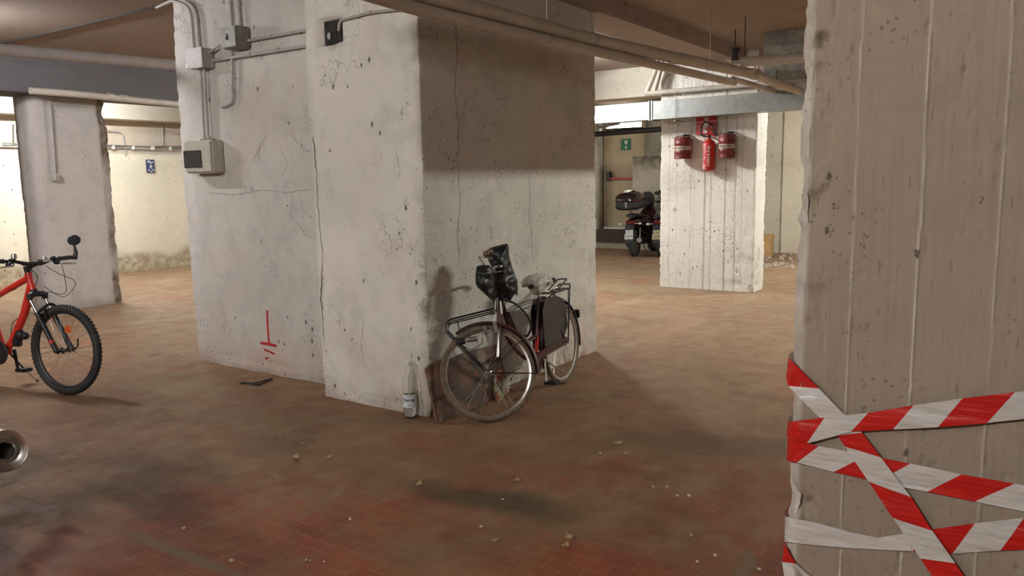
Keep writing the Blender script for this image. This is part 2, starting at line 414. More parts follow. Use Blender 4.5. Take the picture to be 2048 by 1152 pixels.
M['debris'] = plain('plaster_crumb', (.50, .44, .36), .9, var=.2)
M['redgraf'] = plain('red_spray_paint', (.45, .02, .025), .6, var=.12, sc=50)
M['crack'] = plain('crack_shadow', (.16, .13, .10), .95, var=.3, sc=20)
M['orange'] = plain('orange_reflector', (.85, .16, .02), .3)
M['red_lens'] = plain('red_lens', (.13, .008, .008), .2)
M['paintdark'] = plain('black_gloss_paint', (.012, .012, .016), .22, var=.1, Coat_Weight=.5)
M['wine'] = plain('wine_red_gloss', (.020, .003, .004), .2, var=.1, Coat_Weight=.6)
M['yellow'] = plain('yellowed_plate', (.52, .46, .25), .5, var=.05)
M['lampw'] = plain('white_batten', (.6, .6, .58), .5)
m = N('clear_plastic'); m.col((.96, .97, .97)).set(.07, Transmission_Weight=1.0, IOR=1.12); M['clear'] = m.m
m = N('bottle_plastic'); m.col((.98, .985, .985)).set(.03, Transmission_Weight=1.0, IOR=1.12); m.bump(m.noise(45), .25, .003); M['pet'] = m.m
m = N('milky_plastic_film'); n_ = m.noise(22, det=3)
m.col(m.mix(m.ramp(n_, .4, .6), (.50, .47, .42), (.72, .70, .65))).set(.22, Alpha=.82); m.bump(n_, .6, .006); M['film'] = m.m
m = N('water'); m.col((.95, .97, .97)).set(.0, Transmission_Weight=1.0, IOR=1.33); M['water'] = m.m
m = N('barrier_tape'); uv = m.n('UVMap'); sx = m.xyz(uv.outputs[0])
ph = m.math('FRACT', m.math('ADD', sx[0], m.math('MULTIPLY', sx[1], 1.0)))
isr = m.math('MULTIPLY', m.math('GREATER_THAN', ph, 0.0), m.math('LESS_THAN', ph, .49))
tw = m.noise(9, m.pos((1, 1, 6)), det=2)
m.col(m.mix(isr, m.mix(m.ramp(tw, .3, .7), (.50, .475, .44), (.62, .60, .57)), (.50, .012, .010))).set(.28, Coat_Weight=.15); m.bump(tw, .5, .01); M['tape'] = m.m
m = N('leaning_board'); nb_ = m.noise(4, m.pos((1, 1, 1)), det=5, dist=.8)
c_ = m.mix(m.ramp(nb_, .40, .60), (.17, .085, .055), (.07, .05, .035)); c_ = m.mix(m.ramp(m.noise(7, det=4), .55, .68), c_, (.27, .21, .15))
c_ = m.mix(m.ramp(m.noise(11, m.pos(loc=(3, 3, 3)), det=4), .60, .70), c_, (.28, .07, .045)); m.col(c_).set(.7); M['plank'] = m.m
m = N('printed_paper'); d_, k_ = m.vor(22); c_ = m.mix(m.ramp(m.xyz(k_)[0], .35, .4), (.36, .32, .26), (.26, .06, .04)); c_ = m.mix(m.ramp(m.xyz(k_)[1], .7, .72), c_, (.20, .22, .09)); m.col(c_).set(.5); M['paper'] = m.m
def glow(name, col, s):
    m = bpy.data.materials.new(name); m.use_nodes = True; t = m.node_tree; t.nodes.clear()
    e = t.nodes.new('ShaderNodeEmission'); e.inputs[0].default_value = (*col, 1); e.inputs[1].default_value = s
    t.links.new(e.outputs[0], t.nodes.new('ShaderNodeOutputMaterial').inputs[0]); return m

# ------------------------------------------------------------ floor: red klinker tiles under a film of dirt
TW, TL, GX, GY = .0815, .165, 2.0, 1.0           # row width (x), tile length (y), phase
def floor_mat(name, joints):
    a = N(name); px = a.xyz()
    # id of the tile under the point
    row = a.math('FLOOR', a.math('DIVIDE', px[0], TW)); odd = a.math('MULTIPLY', a.math('MODULO', row, 2), .5)
    colm = a.math('FLOOR', a.math('ADD', a.math('DIVIDE', px[1], TL), odd))
    cb = a.n('CombineXYZ'); a.put(cb.inputs[0], row); a.put(cb.inputs[1], colm)
    wn = a.n('TexWhiteNoise'); a.t.links.new(cb.outputs[0], wn.inputs['Vector']); rnd = wn.outputs['Value']
    tile = a.mix(rnd, (.27, .088, .056), (.185, .064, .042))
    tile = a.mix(a.ramp(a.noise(3.2, det=3), .4, .7), tile, (.25, .115, .07))
    if joints:
        fx = a.math('FRACT', a.math('DIVIDE', px[0], TW)); fy = a.math('FRACT', a.math('ADD', a.math('DIVIDE', px[1], TL), odd))
        jx = a.math('GREATER_THAN', a.math('ABSOLUTE', a.math('SUBTRACT', fx, .5)), .476); jy = a.math('GREATER_THAN', a.math('ABSOLUTE', a.math('SUBTRACT', fy, .5)), .488); j = a.math('MAXIMUM', jx, jy)
        tile = a.mix(a.math('MULTIPLY', j, joints), tile, (.36, .24, .17))
    dirt_tone = a.noise(1.15, det=6, rough=.62, dist=.5)
    d2 = a.noise(2.6, a.pos((1, .55, 1), (5, 2, 0)), det=6, rough=.65, dist=.6)
    # how dirty: clean red in the foreground strip, dusty further out
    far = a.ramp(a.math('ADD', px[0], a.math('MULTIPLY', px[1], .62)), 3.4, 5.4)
    lev = a.math('ADD', a.math('ADD', a.math('MULTIPLY', dirt_tone, 1.0), a.math('MULTIPLY', d2, .75)), a.math('MULTIPLY', far, .30))
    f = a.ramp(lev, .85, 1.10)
    dust = a.mix(a.ramp(a.noise(4.5, det=5), .35, .65), (.185, .130, .088), (.25, .195, .135))
    c = a.mix(a.math('MULTIPLY', f, .88), tile, dust)
    st1 = a.ramp(a.noise(1.7, a.pos((.8, 1.5, 1), (2, 9, 0), (0, 0, .6)), det=6, rough=.68, dist=.8), .53, .68)
    c = a.mix(a.math('MULTIPLY', st1, .50), c, (.30, .245, .17))
    st2 = a.ramp(a.noise(2.1, a.pos((1.3, .7, 1), (7, 1, 0), (0, 0, -.5)), det=6, rough=.68, dist=.6), .55, .70)
    c = a.mix(a.math('MULTIPLY', st2, .50), c, (.085, .060, .042))
    st3 = a.ramp(a.noise(16, det=4, rough=.7), .58, .72)
    c = a.mix(a.math('MULTIPLY', st3, .25), c, (.32, .26, .19))
    blots = [  # cx, cy, rx, ry, angle, colour, amount, wobble
        (3.05, 2.25, .20, .62, .15, (.075, .075, .052), .85, .16),
        (2.35, 1.35, .35, .30, .2, (.14, .12, .085), .75, .2),
        (1.98, 1.10, .3, .5, .2, (.12, .10, .07), .7, .25),
        (1.86, 3.05, .045, .62, .03, (.20, .175, .135), .85, .03),
        (3.05, .95, .24, .045, .12, (.19, .165, .125), .8, .05),
        (2.70, 3.46, .030, .13, -.3, (.24, .21, .17), .7, .07),
        (2.74, 3.0, .10, .045, .6, (.24, .20, .16), .75, .08),
        (3.7, 3.55, .16, .6, .25, (.22, .175, .12), .55, .2),
        (3.3, 4.35, .13, .7, .3, (.20, .17, .11), .6, .2),
        (3.55, 5.7, .25, .5, .3, (.27, .24, .14), .6, .25),
        (3.1, 3.9, .3, .45, -.3, (.12, .095, .065), .5, .3),
        (4.4, 1.6, .3, .9, .4, (.105, .08, .058), .6, .3),
        (7.6, 3.2, 1.2, .35, .1, (.30, .20, .14), .5, .3),
        (10.2, 4.8, .5, 1.1, .1, (.26, .23, .16), .6, .35),
        (11.9, 6.0, .6, 1.5, .1, (.20, .165, .12), .6, .4),
        (3.75, 1.9, .12, .35, .2, (.17, .07, .045), .7, .15),
    ]
    for cx, cy, rx, ry, an, colr, amt, wob in blots:
        c = a.mix(a.math('MULTIPLY', a.ell(cx, cy, rx, ry, an, .6, wob), amt), c, colr)
    tone = a.mix(a.ramp(a.math('ADD', px[0], a.math('MULTIPLY', px[1], .3)), 5.0, 8.5), (.78, .63, .49), (1.28, 1.18, 1.06))  # floor brightness put into the colour: darker foreground, lighter far end
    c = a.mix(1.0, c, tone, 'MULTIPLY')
    a.col(c).set(a.ramp(a.noise(6, det=4), .3, .7, .75, .55)); a.b.inputs['Specular IOR Level'].default_value = .2
    a.bump(a.math('ADD', a.math('MULTIPLY', d2, .6), a.math('MULTIPLY', a.noise(55, det=2), .4)), .16, .006)
    return a.m
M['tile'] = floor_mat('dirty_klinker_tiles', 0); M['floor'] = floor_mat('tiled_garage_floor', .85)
def quad(name, pts, mat, **kw):
    b = MB(); b.add(pts, [tuple(range(len(pts)))]); return b.out(name, mat, smooth=0, **kw)
floor = box('floor', M['floor'], (-5, -7, -.12), (17, 15, -.0006), smooth=0)
tag(floor, 'red clay tile garage floor dulled by brown dust and old stains', 'floor', kind='structure')
def visible_tile(x, y):
    d = Vector((x, y, -H)); k = d.dot(fw)
    if k < .5: return None
    u = d.dot(rt)/k; v = d.dot(dn)/k
    return (k if abs(u) < .68 and abs(v) < .40 else None)
tiles = []
for i in range(int(1.2/TW), int(6.6/TW)):
    for j in range(int(.0/TL), int(7.2/TL)):
        off = -.5*(i % 2)
        cx, cy = (i+.5)*TW, (j+.5+off)*TL; k = visible_tile(cx, cy)
        if k and k < 6.0: tiles.append((k, i, j, cx, cy))
tiles.sort()
gap = .0030
def tile_geo(b, cx, cy, hz, mv):
    w_, l_ = TW/2-gap/2, TL/2-gap/2; c = .0012
    vs = []
    for z, ins in ((-.005, 0), (-.0004, 0), (0, c)):
        for sx_, sy_ in ((-1, -1), (1, -1), (1, 1), (-1, 1)):
            vs.append((cx+sx_*(w_-ins), cy+sy_*(l_-ins), z+hz+(sx_*mv[0]+sy_*mv[1] if z > -.002 else 0)))
    b.add(vs, [(0, 1, 5, 4), (1, 2, 6, 5), (2, 3, 7, 6), (3, 0, 4, 7), (4, 5, 9, 8), (5, 6, 10, 9), (6, 7, 11, 10), (7, 4, 8, 11), (8, 9, 10, 11)])
protos = []
for q in range(6):
    b = MB(); tile_geo(b, 0, 0, random.uniform(-.0002, .0002), (random.uniform(-.0002, .0002), random.uniform(-.0002, .0002)))
    me = bpy.data.meshes.new('floor_tile'); me.from_pydata(b.v, [], b.f); me.materials.append(M['tile']); protos.append(me)
for t in tiles[:300]:
    o = bpy.data.objects.new('floor_tile', protos[random.randrange(6)]); o.location = (t[3], t[4], 0); o.parent = floor; C.objects.link(o)
b = MB()
for t in tiles[300:]: tile_geo(b, t[3], t[4], random.uniform(-.0002, .0002), (random.uniform(-.0002, .0002), random.uniform(-.0002, .0002)))
me = bpy.data.meshes.new('floor_tiles'); me.from_pydata(b.v, [], b.f); me.materials.append(M['tile'])
o = bpy.data.objects.new('floor_tiles', me); o.parent = floor; C.objects.link(o); o['kind'] = 'stuff'

# ------------------------------------------------------------ room shell
CZ = 3.2
ceil = box('ceiling', M['ceil'], (-5, -7, CZ), (17, 15, CZ+.2), smooth=0); tag(ceil, 'flat painted concrete slab ceiling of the garage', 'ceiling', kind='structure')
def rough_wall(P, a, b): return (fbm(P, 2.0, 1, 4)-.5)*.02, np.zeros(len(P))
# wall on the left (y = 14)
def lw(P, a, b):
    x, z = P[:, 0], P[:, 2]
    edge = 2.10+.03*(fbm(P*np.array([1, 0, 0]), 6, 4, 3)-.5)
    lower = 1/(1+np.exp((z-edge)*160))
    peel = np.clip((.38+.35*(fbm(P, 1.7, 9, 4)-.5)-z)*7, 0, 1)
    off = (fbm(P, 2.2, 1, 4)-.5)*.03 + lower*.035 - peel*.03*fbm(P, 12, 3, 3)
    return off, peel*.95
def lw_neg(P, a, b):
    o_, d_ = lw(P, a, b); return o_, d_
wl = patch('wall_left', (3.0, 14, 0), (1, 0, 0), (0, 0, 1), 14.0, 2.16, .045, lw_neg, M['backl'])
tag(wl, 'bright limewashed rear wall on the left, plaster crumbling at its foot', 'wall', kind='structure')
o = box('wall_left_upper', M['pinkish'], (-5, 14.0, 0), (17, 14.3, CZ), smooth=0); tag(o, 'bare pinkish render above the limewash of the left rear wall', 'wall', kind='structure')
o = box('ceiling_beam', M['beamw'], (-5, 13.6, 2.755), (17, 13.99, CZ), smooth=0); tag(o, 'white concrete beam running along the top of the left rear wall', 'beam', kind='structure')
o = box('wall_near', M['ceil'], (-5.2, -7, 0), (-5, 15, CZ), smooth=0); tag(o, 'garage wall behind the camera', 'wall', kind='structure')
o = box('wall_right', M['boards'], (-5, -7.2, 0), (17, -7, CZ), smooth=0); tag(o, 'garage side wall beyond the tape-wrapped pillar', 'wall', kind='structure')
# wall at the far end (x = 16.3)
def bw(P, a, b):
    d_ = np.clip((fbm(P, .9, 21, 4)-.47)*7, 0, 1)*.8*np.clip((P[:, 1]-5.2)*2, 0, 1); d_ = np.maximum(d_, np.clip((.5-P[:, 2])*1.5, 0, .6)*fbm(P, 5, 2, 3))
    return (fbm(P, 2.2, 5, 4)-.5)*.04, d_
wf = patch('wall_far', (16.3, 14, 0), (0, -1, 0), (0, 0, 1), 21, CZ, .06, bw, M['backr']); tag(wf, 'damp stained wall at the far end around the fire door', 'wall', kind='structure')

# ------------------------------------------------------------ pillars
PX0, PX1, PY0 = 3.95, 6.335, 3.378
poly = [(PX0, PY0), (PX1, PY0), (PX1, 4.95), (4.8, 4.95), (4.8, 6.36), (4.19, 6.36), (4.19, 4.43), (PX0, 4.43)]
def cdisp(P, n, e, dc, t):
    off = (fbm(P, 1.6, 11, 4)-.5)*.022+(fbm(P, 9, 3, 3)-.5)*.004
    off += erode(P, dc, .007, .022, 5, 16)
    foot = np.clip((.16-P[:, 2])/.16, 0, 1); ero = np.clip(fbm(P, 10, 8, 4)-.42, 0, 1)*foot
    off -= ero*.09
    d_ = foot*np.clip((fbm(P, 7, 31, 4)-.40)*3.0, 0, .6)
    # bare pink render and rust at the front corner, low patch left of the bicycle
    rec = (e == 7)*(np.abs(P[:, 1]-4.183) < .092)*(np.abs(P[:, 2]-2.636) < .088)
    off = off-rec*.09; d_ = np.maximum(d_, rec*1.0)
    halo = (e == 7)*np.exp(-((P[:, 1]-4.183)/.10)**4-((P[:, 2]-2.62)/.115)**4)*fbm(P, 30, 2, 2)*1.0; d_ = np.maximum(d_, halo)
    cor = np.clip(1-dc/.05, 0, 1)*(np.abs(P[:, 1]-PY0) < .08)*(P[:, 0] < 5)*np.clip((fbm(P, 8, 41, 3)-.42)*5, 0, 1)*(P[:, 2] < 1.0)
    band = (e == 0)*np.exp(-((P[:, 2]-.42)/.06)**2)*np.clip(P[:, 0]-5.6, 0, 1)*.5
    return off, np.maximum(np.maximum(d_, cor*.8), band)
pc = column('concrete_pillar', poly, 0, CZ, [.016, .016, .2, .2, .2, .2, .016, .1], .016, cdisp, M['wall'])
tag(pc, 'massive white plastered pillar in the middle with the old bicycle against it', 'pillar', kind='structure')

def edisp(P, n, e, dc, t):
    off = (fbm(P, 2.2, 17, 4)-.5)*.018
    g = np.zeros(len(P)); y = P[:, 1]
    for gy, dep in ((4.33, .3), (4.12, .5), (4.08, .25), (3.92, 1.0), (3.83, .6), (3.63, 1.), (3.49, .8), (3.40, .4), (4.44, .4)):
        g = np.maximum(g, dep*np.exp(-((y-gy-(fbm(P*np.array([0, 0, 1]), 3, int(gy*100), 2)-.5)*.012)/.007)**2)*(vn(P, 4, int(gy*77)) > .25))
    step = np.floor((y-3.2)/.14); off += (((step*7.3) % 1)-.5)*.006*(e == 0)
    off -= g*.014*(e == 3)
    off += erode(P, dc, .012, .03, 51, 17, .45)
    low = np.clip((1.1-(P[:, 2]))*1.3, 0, 1)*np.clip((3.75-y)/.5, 0, 1)
    pit = np.clip((fbm(P, 9, 81, 4)-.56)*9, 0, 1)*low
    off -= pit*.02
    d_ = np.maximum(g*.75*(e == 3), pit*.45)
    d_ = np.maximum(d_, np.exp(-((P[:, 2]-1.11)/.03)**2-((y-4.356)/.025)**2)*(e == 3))
    return off, d_
pe = column('concrete_pillar', [(10.55, 3.215), (11.0, 3.215), (11.0, 4.585), (10.55, 4.585)], 0, CZ, [.03, .3, .1, .011], .02, edisp, M['boards'], fine=(0, 2.5))
tag(pe, 'white board-marked pillar carrying the fire extinguisher and two red drums', 'pillar', kind='structure')

def ndisp(P, n, e, dc, t):
    y, z = P[:, 1], P[:, 2]
    off = (fbm(P*np.array([1, 1, .35]), 6, 19, 4)-.5)*.008
    r = np.zeros(len(P))
    for gy, a_ in ((.373, .9), (.235, 1.), (.081, .8), (-.07, .8), (-.21, .8)):
        wob = (fbm(P*np.array([0, 0, 1]), 5, int(gy*1000)+999, 3)-.5)*.008
        r = np.maximum(r, a_*np.exp(-((y-gy-wob)/.0017)**2)*np.clip(.35+1.3*vn(P, 16, int(gy*999)+1400), 0, 1))
    off += r*.0055*(e == 4)
    chip = np.clip(1-dc/.045, 0, 1)
    nz_ = fbm(P, 13, 61, 4)
    big = 1.5*np.exp(-((z-2.0)/.10)**2)+np.exp(-((z-.80)/.07)**2)*.9+np.exp(-((z-1.55)/.04)**2)*.4
    edge = (y > .43)
    off -= edge*(np.clip((nz_-.47)*5, 0, 1)*.010+np.clip((nz_-.40)*5, 0, 1)*big*.028*np.exp(-((y-.465)/.028)**2))
    pits = np.clip((fbm(P*np.array([1, 1, .7]), 55, 7, 2)-.80)*12, 0, 1)*(e == 4)
    off -= pits*.005
    d_ = np.maximum(r*.95*(e == 4), .8*np.clip((y-.474)/.010, 0, 1)*np.clip(.1+1.5*fbm(P, 12, 70, 3), 0, 1))  # left chamfer painted paler as if lit; board ridges paler too
    return off, d_
pn = column('concrete_pillar', [(2.0, -.36), (2.62, -.36), (2.62, .50), (2.035, .512), (2.0, .487)], 0, CZ, [.1, .1, .1, .0035, .0035], .008, ndisp, M['near'], fine=(.45, 2.15))
tag(pn, 'large grey board-marked pillar close by on the right wrapped in barrier tape', 'pillar', kind='structure')

def pdisp(P, n, e, dc, t):
    x, z = P[:, 0], P[:, 2]
    off = (fbm(P, 1.6, 27, 4)-.5)*.02+erode(P, dc, .006, .03, 6, 15)
    cor = np.clip((x-5.70)/.04, 0, 1)*(P[:, 1] < 10.7)
    off -= cor*np.clip(fbm(P, 9, 83, 4)-.40, 0, 1)*.06
    off += np.exp(-((z-2.58)/.10)**2)*(-.05)*cor
    d_ = cor*np.clip((fbm(P*np.array([1, 1, .45]), 4, 91, 4)-.22)*4.5, 0, 1)
    d_ = np.maximum(d_, np.clip((.14-z)*6, 0, .7)*fbm(P, 8, 5, 3))
    return off, d_
pl = column('concrete_pillar', [(4.93, 10.5), (5.73, 10.5), (5.86, 10.56), (5.86, 10.9), (4.86, 10.9), (4.86, 10.56)], 0, CZ, [.025, .012, .1, .1, .1, .02], .025, pdisp, M['leftp'])
tag(pl, 'grey pillar behind the red bicycle with a brown crumbling right corner', 'pillar', kind='structure')
# cracks on the middle pillar: thin open seams
def seam(name, mat, pts, ax, v, edge, w_=.002, seed=0, jit=.005, proud=.0012, step=.02, taper=True):
    """a thin strip lying on the plaster of the middle pillar"""
    rnd = random.Random(seed); P = []; q = [on(x, y, ax, v) for x, y in pts]
    for i in range(len(q)-1):
        m = max(1, int((q[i+1]-q[i]).length/step))
        for k in range(m): P.append(q[i].lerp(q[i+1], k/m)+Vector([0 if a_ == ax else rnd.uniform(-jit, jit) for a_ in range(3)]))
    P.append(q[-1]); nn = Vector([0, 0, 0]); nn[ax] = -1; vs = []; fs = []
    for i, p in enumerate(P):
        d = (P[min(i+1, len(P)-1)]-P[max(i-1, 0)]).normalized(); kk = min(1, (i+.3)/3, (len(P)-i-.7)/3) if taper else 1
        s_ = d.cross(nn).normalized()*w_*(rnd.uniform(.4, 1.2) if taper else rnd.uniform(.85, 1.1))*kk; vs += [p+s_, p-s_]
    A = np.array([tuple(p) for p in vs]); base = PX0 if edge == 7 else 4.19 if edge == 5 else PY0
    A[:, ax] = base
    off, _ = cdisp(A, None, np.full(len(A), edge), np.full(len(A), .3), None)
    A[:, ax] = base-off-proud
    for i in range(len(P)-1): fs.append((2*i, 2*i+1, 2*i+3, 2*i+2))
    b = MB(); n0 = len(A); B = A.copy(); B[:, ax] += .006
    b.add([tuple(x) for x in A]+[tuple(x) for x in B], fs+[(2*i, 2*i+2, n0+2*i+2, n0+2*i) for i in range(len(P)-1)]+[(2*i+1, 2*i+3, n0+2*i+3, n0+2*i+1) for i in range(len(P)-1)])
    return b.out(name, mat, pc, smooth=0)
def crack(pts, ax, v, w_=.0022, seed=0): return seam('crack', M['crack'], pts, ax, v, {F0: 7, F1: 5, F2: 0}[v], w_*.8, seed)
F0, F1, F2 = 3.9501, 4.1901, 3.3781
crack([(912, 50), (915, 120), (910, 180), (918, 250), (915, 320), (922, 400), (915, 470), (920, 520)], 1, F2, .003, 1)
crack([(1058, 345), (1060, 400), (1057, 450)], 1, F2, .002, 2)
crack([(1062, 430), (1063, 500), (1068, 530)], 1, F2, .0016, 3)
crack([(415, 385), (470, 390), (520, 380), (570, 385), (628, 378)], 0, F1, .0022, 4)
crack([(585, 385), (580, 430), (610, 470), (635, 480)], 0, F1, .0018, 5)
crack([(598, 385), (605, 420), (628, 440)], 0, F1, .0016, 6)
crack([(625, 270), (632, 340), (636, 420), (645, 520), (642, 600), (648, 680)], 0, F0+.0, .0024, 7)
crack([(505, 330), (520, 290), (545, 260), (580, 240), (612, 235)], 0, F1, .0014, 8)
crack([(520, 290), (515, 340), (535, 360)], 0, F1, .0014, 9)
crack([(560, 290), (575, 330), (560, 360)], 0, F1, .0013, 10)
crack([(727, 640), (722, 690), (728, 730), (745, 750)], 0, F0, .0018, 11)
crack([(790, 300), (800, 340), (795, 360)], 0, F0, .0016, 12)

# beams
def beam(lo, hi, mat, label, name='ceiling_beam'):
    o = box(name, mat, lo, hi, smooth=0); return tag(o, label, 'beam', kind='structure')
beam((-5, -.05, 2.66), (17, .47, CZ+.02), M['ceil'], 'deep ceiling beam above the tape-wrapped pillar')
beam((3.0, 3.33, 3.03), (10.4, 3.80, CZ+.02), M['ceil'], 'brown ceiling beam behind the long cream pipe')
beam((-5, 10.25, 2.735), (5.88, 10.95, CZ+.02), M['shadebeam'], 'dark ceiling beam resting on the left rear pillar')
beam((5.88, 10.25, 2.745), (9.8, 10.95, CZ+.02), M['shadebeam'], 'brown ceiling beam right of the left rear pillar')
beam((10.995, 3.2, 2.77), (11.4, 14, CZ+.02), M['beamw'], 'pale lit beam above the gap beside the middle pillar')
beam((10.53, 1.2, 2.66), (11.0, 3.2, CZ+.02), M['ceil'], 'beam beyond the white board-marked pillar')

# ------------------------------------------------------------ lamps
for i, (p, al, s_, colr, hl, hw_) in enumerate(LAMPS):
    where = ['above the red bicycle', 'between the middle pillar and the extinguisher pillar', 'beyond the tape-wrapped pillar', 'behind the left rear pillar',
             'at the far left corner', 'near the far right passage', 'left of the camera', 'added behind the camera for the near pillar'][i]
    t = thing('ceiling_lamp', 'bare fluorescent tube lamp on a white batten '+where, 'lamp', p, (0, 0, R(90) if al == 'y' else 0))
    box('batten', M['lampw'], (-hl-.03, -hw_, .03), (hl+.03, hw_, .05), t, bev=.004)  # top plate, widened on some lamps to keep direct light off the ceiling
    box('ballast_case', M['lampw'], (-hl*.9, -.025, .05), (hl*.9, .025, .075), t, bev=.004)
    tube('tube', glow('tube_glow_%d' % i, colr, s_), [(-hl, 0, 0), (hl, 0, 0)], .017, t, n=10)
    for sx_ in (-1, 1): box('lamp_holder', M['lampw'], (sx_*(hl+.015)-.012, -.018, -.022), (sx_*(hl+.015)+.012, .018, .032), t)
    if CZ-p[2]-.075 > .01:
        for sx_ in (-hl*.7, hl*.7): tube('hanger', M['steel'], [(sx_, 0, .07), (sx_, 0, CZ-p[2]+.01)], .004, t, n=6)

# red sprayed earth mark on the pillar
seam('red_mark', M['redgraf'], [(534, 621), (535, 650), (538, 689)], 0, F1, 5, .011, 1, .002, .002, .02, False)
seam('red_mark', M['redgraf'], [(521, 686), (537, 688), (553, 692)], 0, F1, 5, .013, 2, .001, .0022, .02, False)
seam('red_mark', M['redgraf'], [(528, 699), (539, 703), (550, 708)], 0, F1, 5, .008, 3, .001, .002, .02, False)
seam('red_mark', M['redgraf'], [(531, 716), (537, 718), (544, 720)], 0, F1, 5, .013, 4, .001, .002, .01, False)

# ------------------------------------------------------------ electrical things on the middle pillar
def yz(px, py, x): p = on(px, py, 0, x); return p.y, p.z
def facebox(name, px0, py0, px1, py1, xf, xb, mat, parent=None, bev=.006):
    y1, z1 = yz(px0, py0, xf); y0, z0 = yz(px1, py1, xf)
    z1 = (z1+yz(px1, py0, xf)[1])/2; z0 = (z0+yz(px0, py1, xf)[1])/2
    return box(name, mat, (xf, y0, z0), (xb, y1, z1), parent, bev=bev), (y0, y1, z0, z1)
t = thing('fuse_box', 'cream wall fuse box with a dark smoked window on the middle pillar', 'fuse box')
_, (a0, a1, b0, b1) = facebox('body', 367, 281, 427, 347, 4.07, 4.19, M['cream'], t, .012)
box('cover', M['cream'], (4.062, a0+.012, b0+.012), (4.075, a1-.012, b1-.012), t, bev=.005)
wy1, wz1 = yz(367, 302, 4.06); wy0, wz0 = yz(404, 335, 4.06)
box('window_flap', M['smoked'], (4.054, wy0, wz0), (4.064, min(wy1, a1-.003), wz1), t, bev=.004)
for yy in (.03, -.03): tube('gland', M['cream'], [(4.12, (a0+a1)/2+yy-.06, b1-.005), (4.12, (a0+a1)/2+yy-.06, b1+.03)], .016, t)
box('lug', M['white'], (4.12, a1-.16, b1-.003), (4.15, a1-.13, b1+.018), t, bev=.003)
t = thing('junction_box', 'pale square junction box above the fuse box joining the conduits', 'junction box')
_, (j0, j1, k0, k1) = facebox('body', 372, 97, 407, 136, 4.08, 4.19, M['conduit'], t, .006)
box('lid', M['conduit'], (4.070, j0-.004, k0-.004), (4.084, j1+.004, k1+.004), t, bev=.004)
for q in (j0+.02, j1-.02):
    part('screw', M['steel'], lambda b: b.lathe([(0, 0), (.006, 0), (.006, .004), (0, .004)], 8, frame4((4.068, q, k0+.02), (0, -1, 0), (0, 0, 1))), t)
t = thing('junction_box', 'dark grey cast metal junction box with a round missing knockout', 'junction box')
_, (g0, g1, h0, h1) = facebox('body', 440, 52, 475, 96, 4.06, 4.19, M['greytin'], t, .008)
box('lid', M['greytin'], (4.050, g0+.004, h0+.004), (4.062, g1-.004, h1-.004), t, bev=.004)
part('knockout', M['dark'], lambda b: b.lathe([(0, 0), (.014, 0), (.014, .003), (0, .003)], 14, frame4((4.049, (g0+g1)/2+.01, (h0+h1)/2), (0, -1, 0), (0, 0, 1)) @ Matrix.Diagonal((1, 1.8, 1, 1))), t)
part('knockout', M['white'], lambda b: b.lathe([(0, 0), (.006, 0), (.006, .003), (0, .003)], 10, frame4((4.047, (g0+g1)/2+.01, (h0+h1)/2+.01), (0, -1, 0), (0, 0, 1))), t)
def conduit(label, pts, r=.011, mat='conduit', clips=(), rb=.05, closed_end=None):
    o = thing('conduit', label, 'conduit'); P = bend(pts, rb)
    tube('pipe', M[mat], P, r, o, n=10)
    for c, d in clips:
        c = Vector(c); d = Vector(d).normalized()
        b = MB(); b.tube([c-d*.012, c+d*.012], r*1.35, 10); b.out('clip', M[mat], o)
    return o
XC = 4.165
def pc_(px, py, x=XC): return tuple(on(px, py, 0, x))
a_ = pc_(388, 97); b_ = pc_(399, 97)
conduit('left conduit dropping from the ceiling into the pale junction box', [(4.30, 6.75, CZ-.013), (4.165, 6.30, CZ-.03), (XC, a_[1]+.004, CZ-.12), (XC, a_[1], a_[2]-.01)], .012, rb=.1)
conduit('thin dark conduit running back along the ceiling from the left edge of the middle pillar', [(4.305, 9.9, CZ-.008), (4.295, 6.5, CZ-.008)], .008, 'dark')
conduit('right conduit dropping from the ceiling into the pale junction box', [(4.28, 6.6, CZ-.013), (4.17, 6.18, CZ-.03), (XC, b_[1]+.004, CZ-.14), (XC, b_[1], b_[2]-.01)], .014, rb=.1)
for nm, px in (('left', 464), ('right', 480)):
    q = pc_(px, 54); conduit(nm+' conduit running up from the dark grey junction box', [(q[0], q[1], q[2]-.02), (q[0], q[1], CZ-.01)], .013, clips=[((q[0], q[1], q[2]+.18), (0, 0, 1))])
q0, q1 = pc_(489, 82.5), pc_(613, 60); conduit('upper level conduit leaving the dark grey junction box', [(XC, q0[1]+.04, q0[2]), (XC, 4.40, q1[2])], .012, clips=[((XC, 5.05, (q0[2]+q1[2])/2), (0, 1, 0))])
q0, q1 = pc_(416, 122.5), pc_(613, 92.5); conduit('lower level conduit leaving the pale junction box', [(XC, q0[1]+.05, q0[2]), (XC, 4.40, q1[2])], .013, clips=[((XC, 5.32, q0[2]), (0, 1, 0)), ((XC, 4.98, q0[2]), (0, 1, 0))])
q0, q1 = pc_(417, 108), pc_(442, 93); conduit('short slanting conduit between the two junction boxes', [(XC-.02, q0[1]+.03, q0[2]-.005), (XC-.02, q0[1]-.03, q0[2]), (XC-.02, q1[1]+.03, q1[2]), (XC-.02, q1[1]-.01, q1[2]+.005)], .011, rb=.03)
for nm, x0, x1 in (('left', 405, 413.5), ('right', 412, 421)):
    q0, q1 = pc_(x0, 134), pc_(x1, 283); conduit(nm+' of two conduits between the pale junction box and the fuse box', [(XC-.02, q0[1], q0[2]+.01), (XC-.02, q1[1], q1[2]-.02)], .011 if nm == 'left' else .013, clips=[((XC-.02, q1[1], q1[2]+.03), (0, 0, 1))])
q = [pc_(463.5, 94), pc_(464.5, 180), pc_(466, 205), pc_(446, 214)]
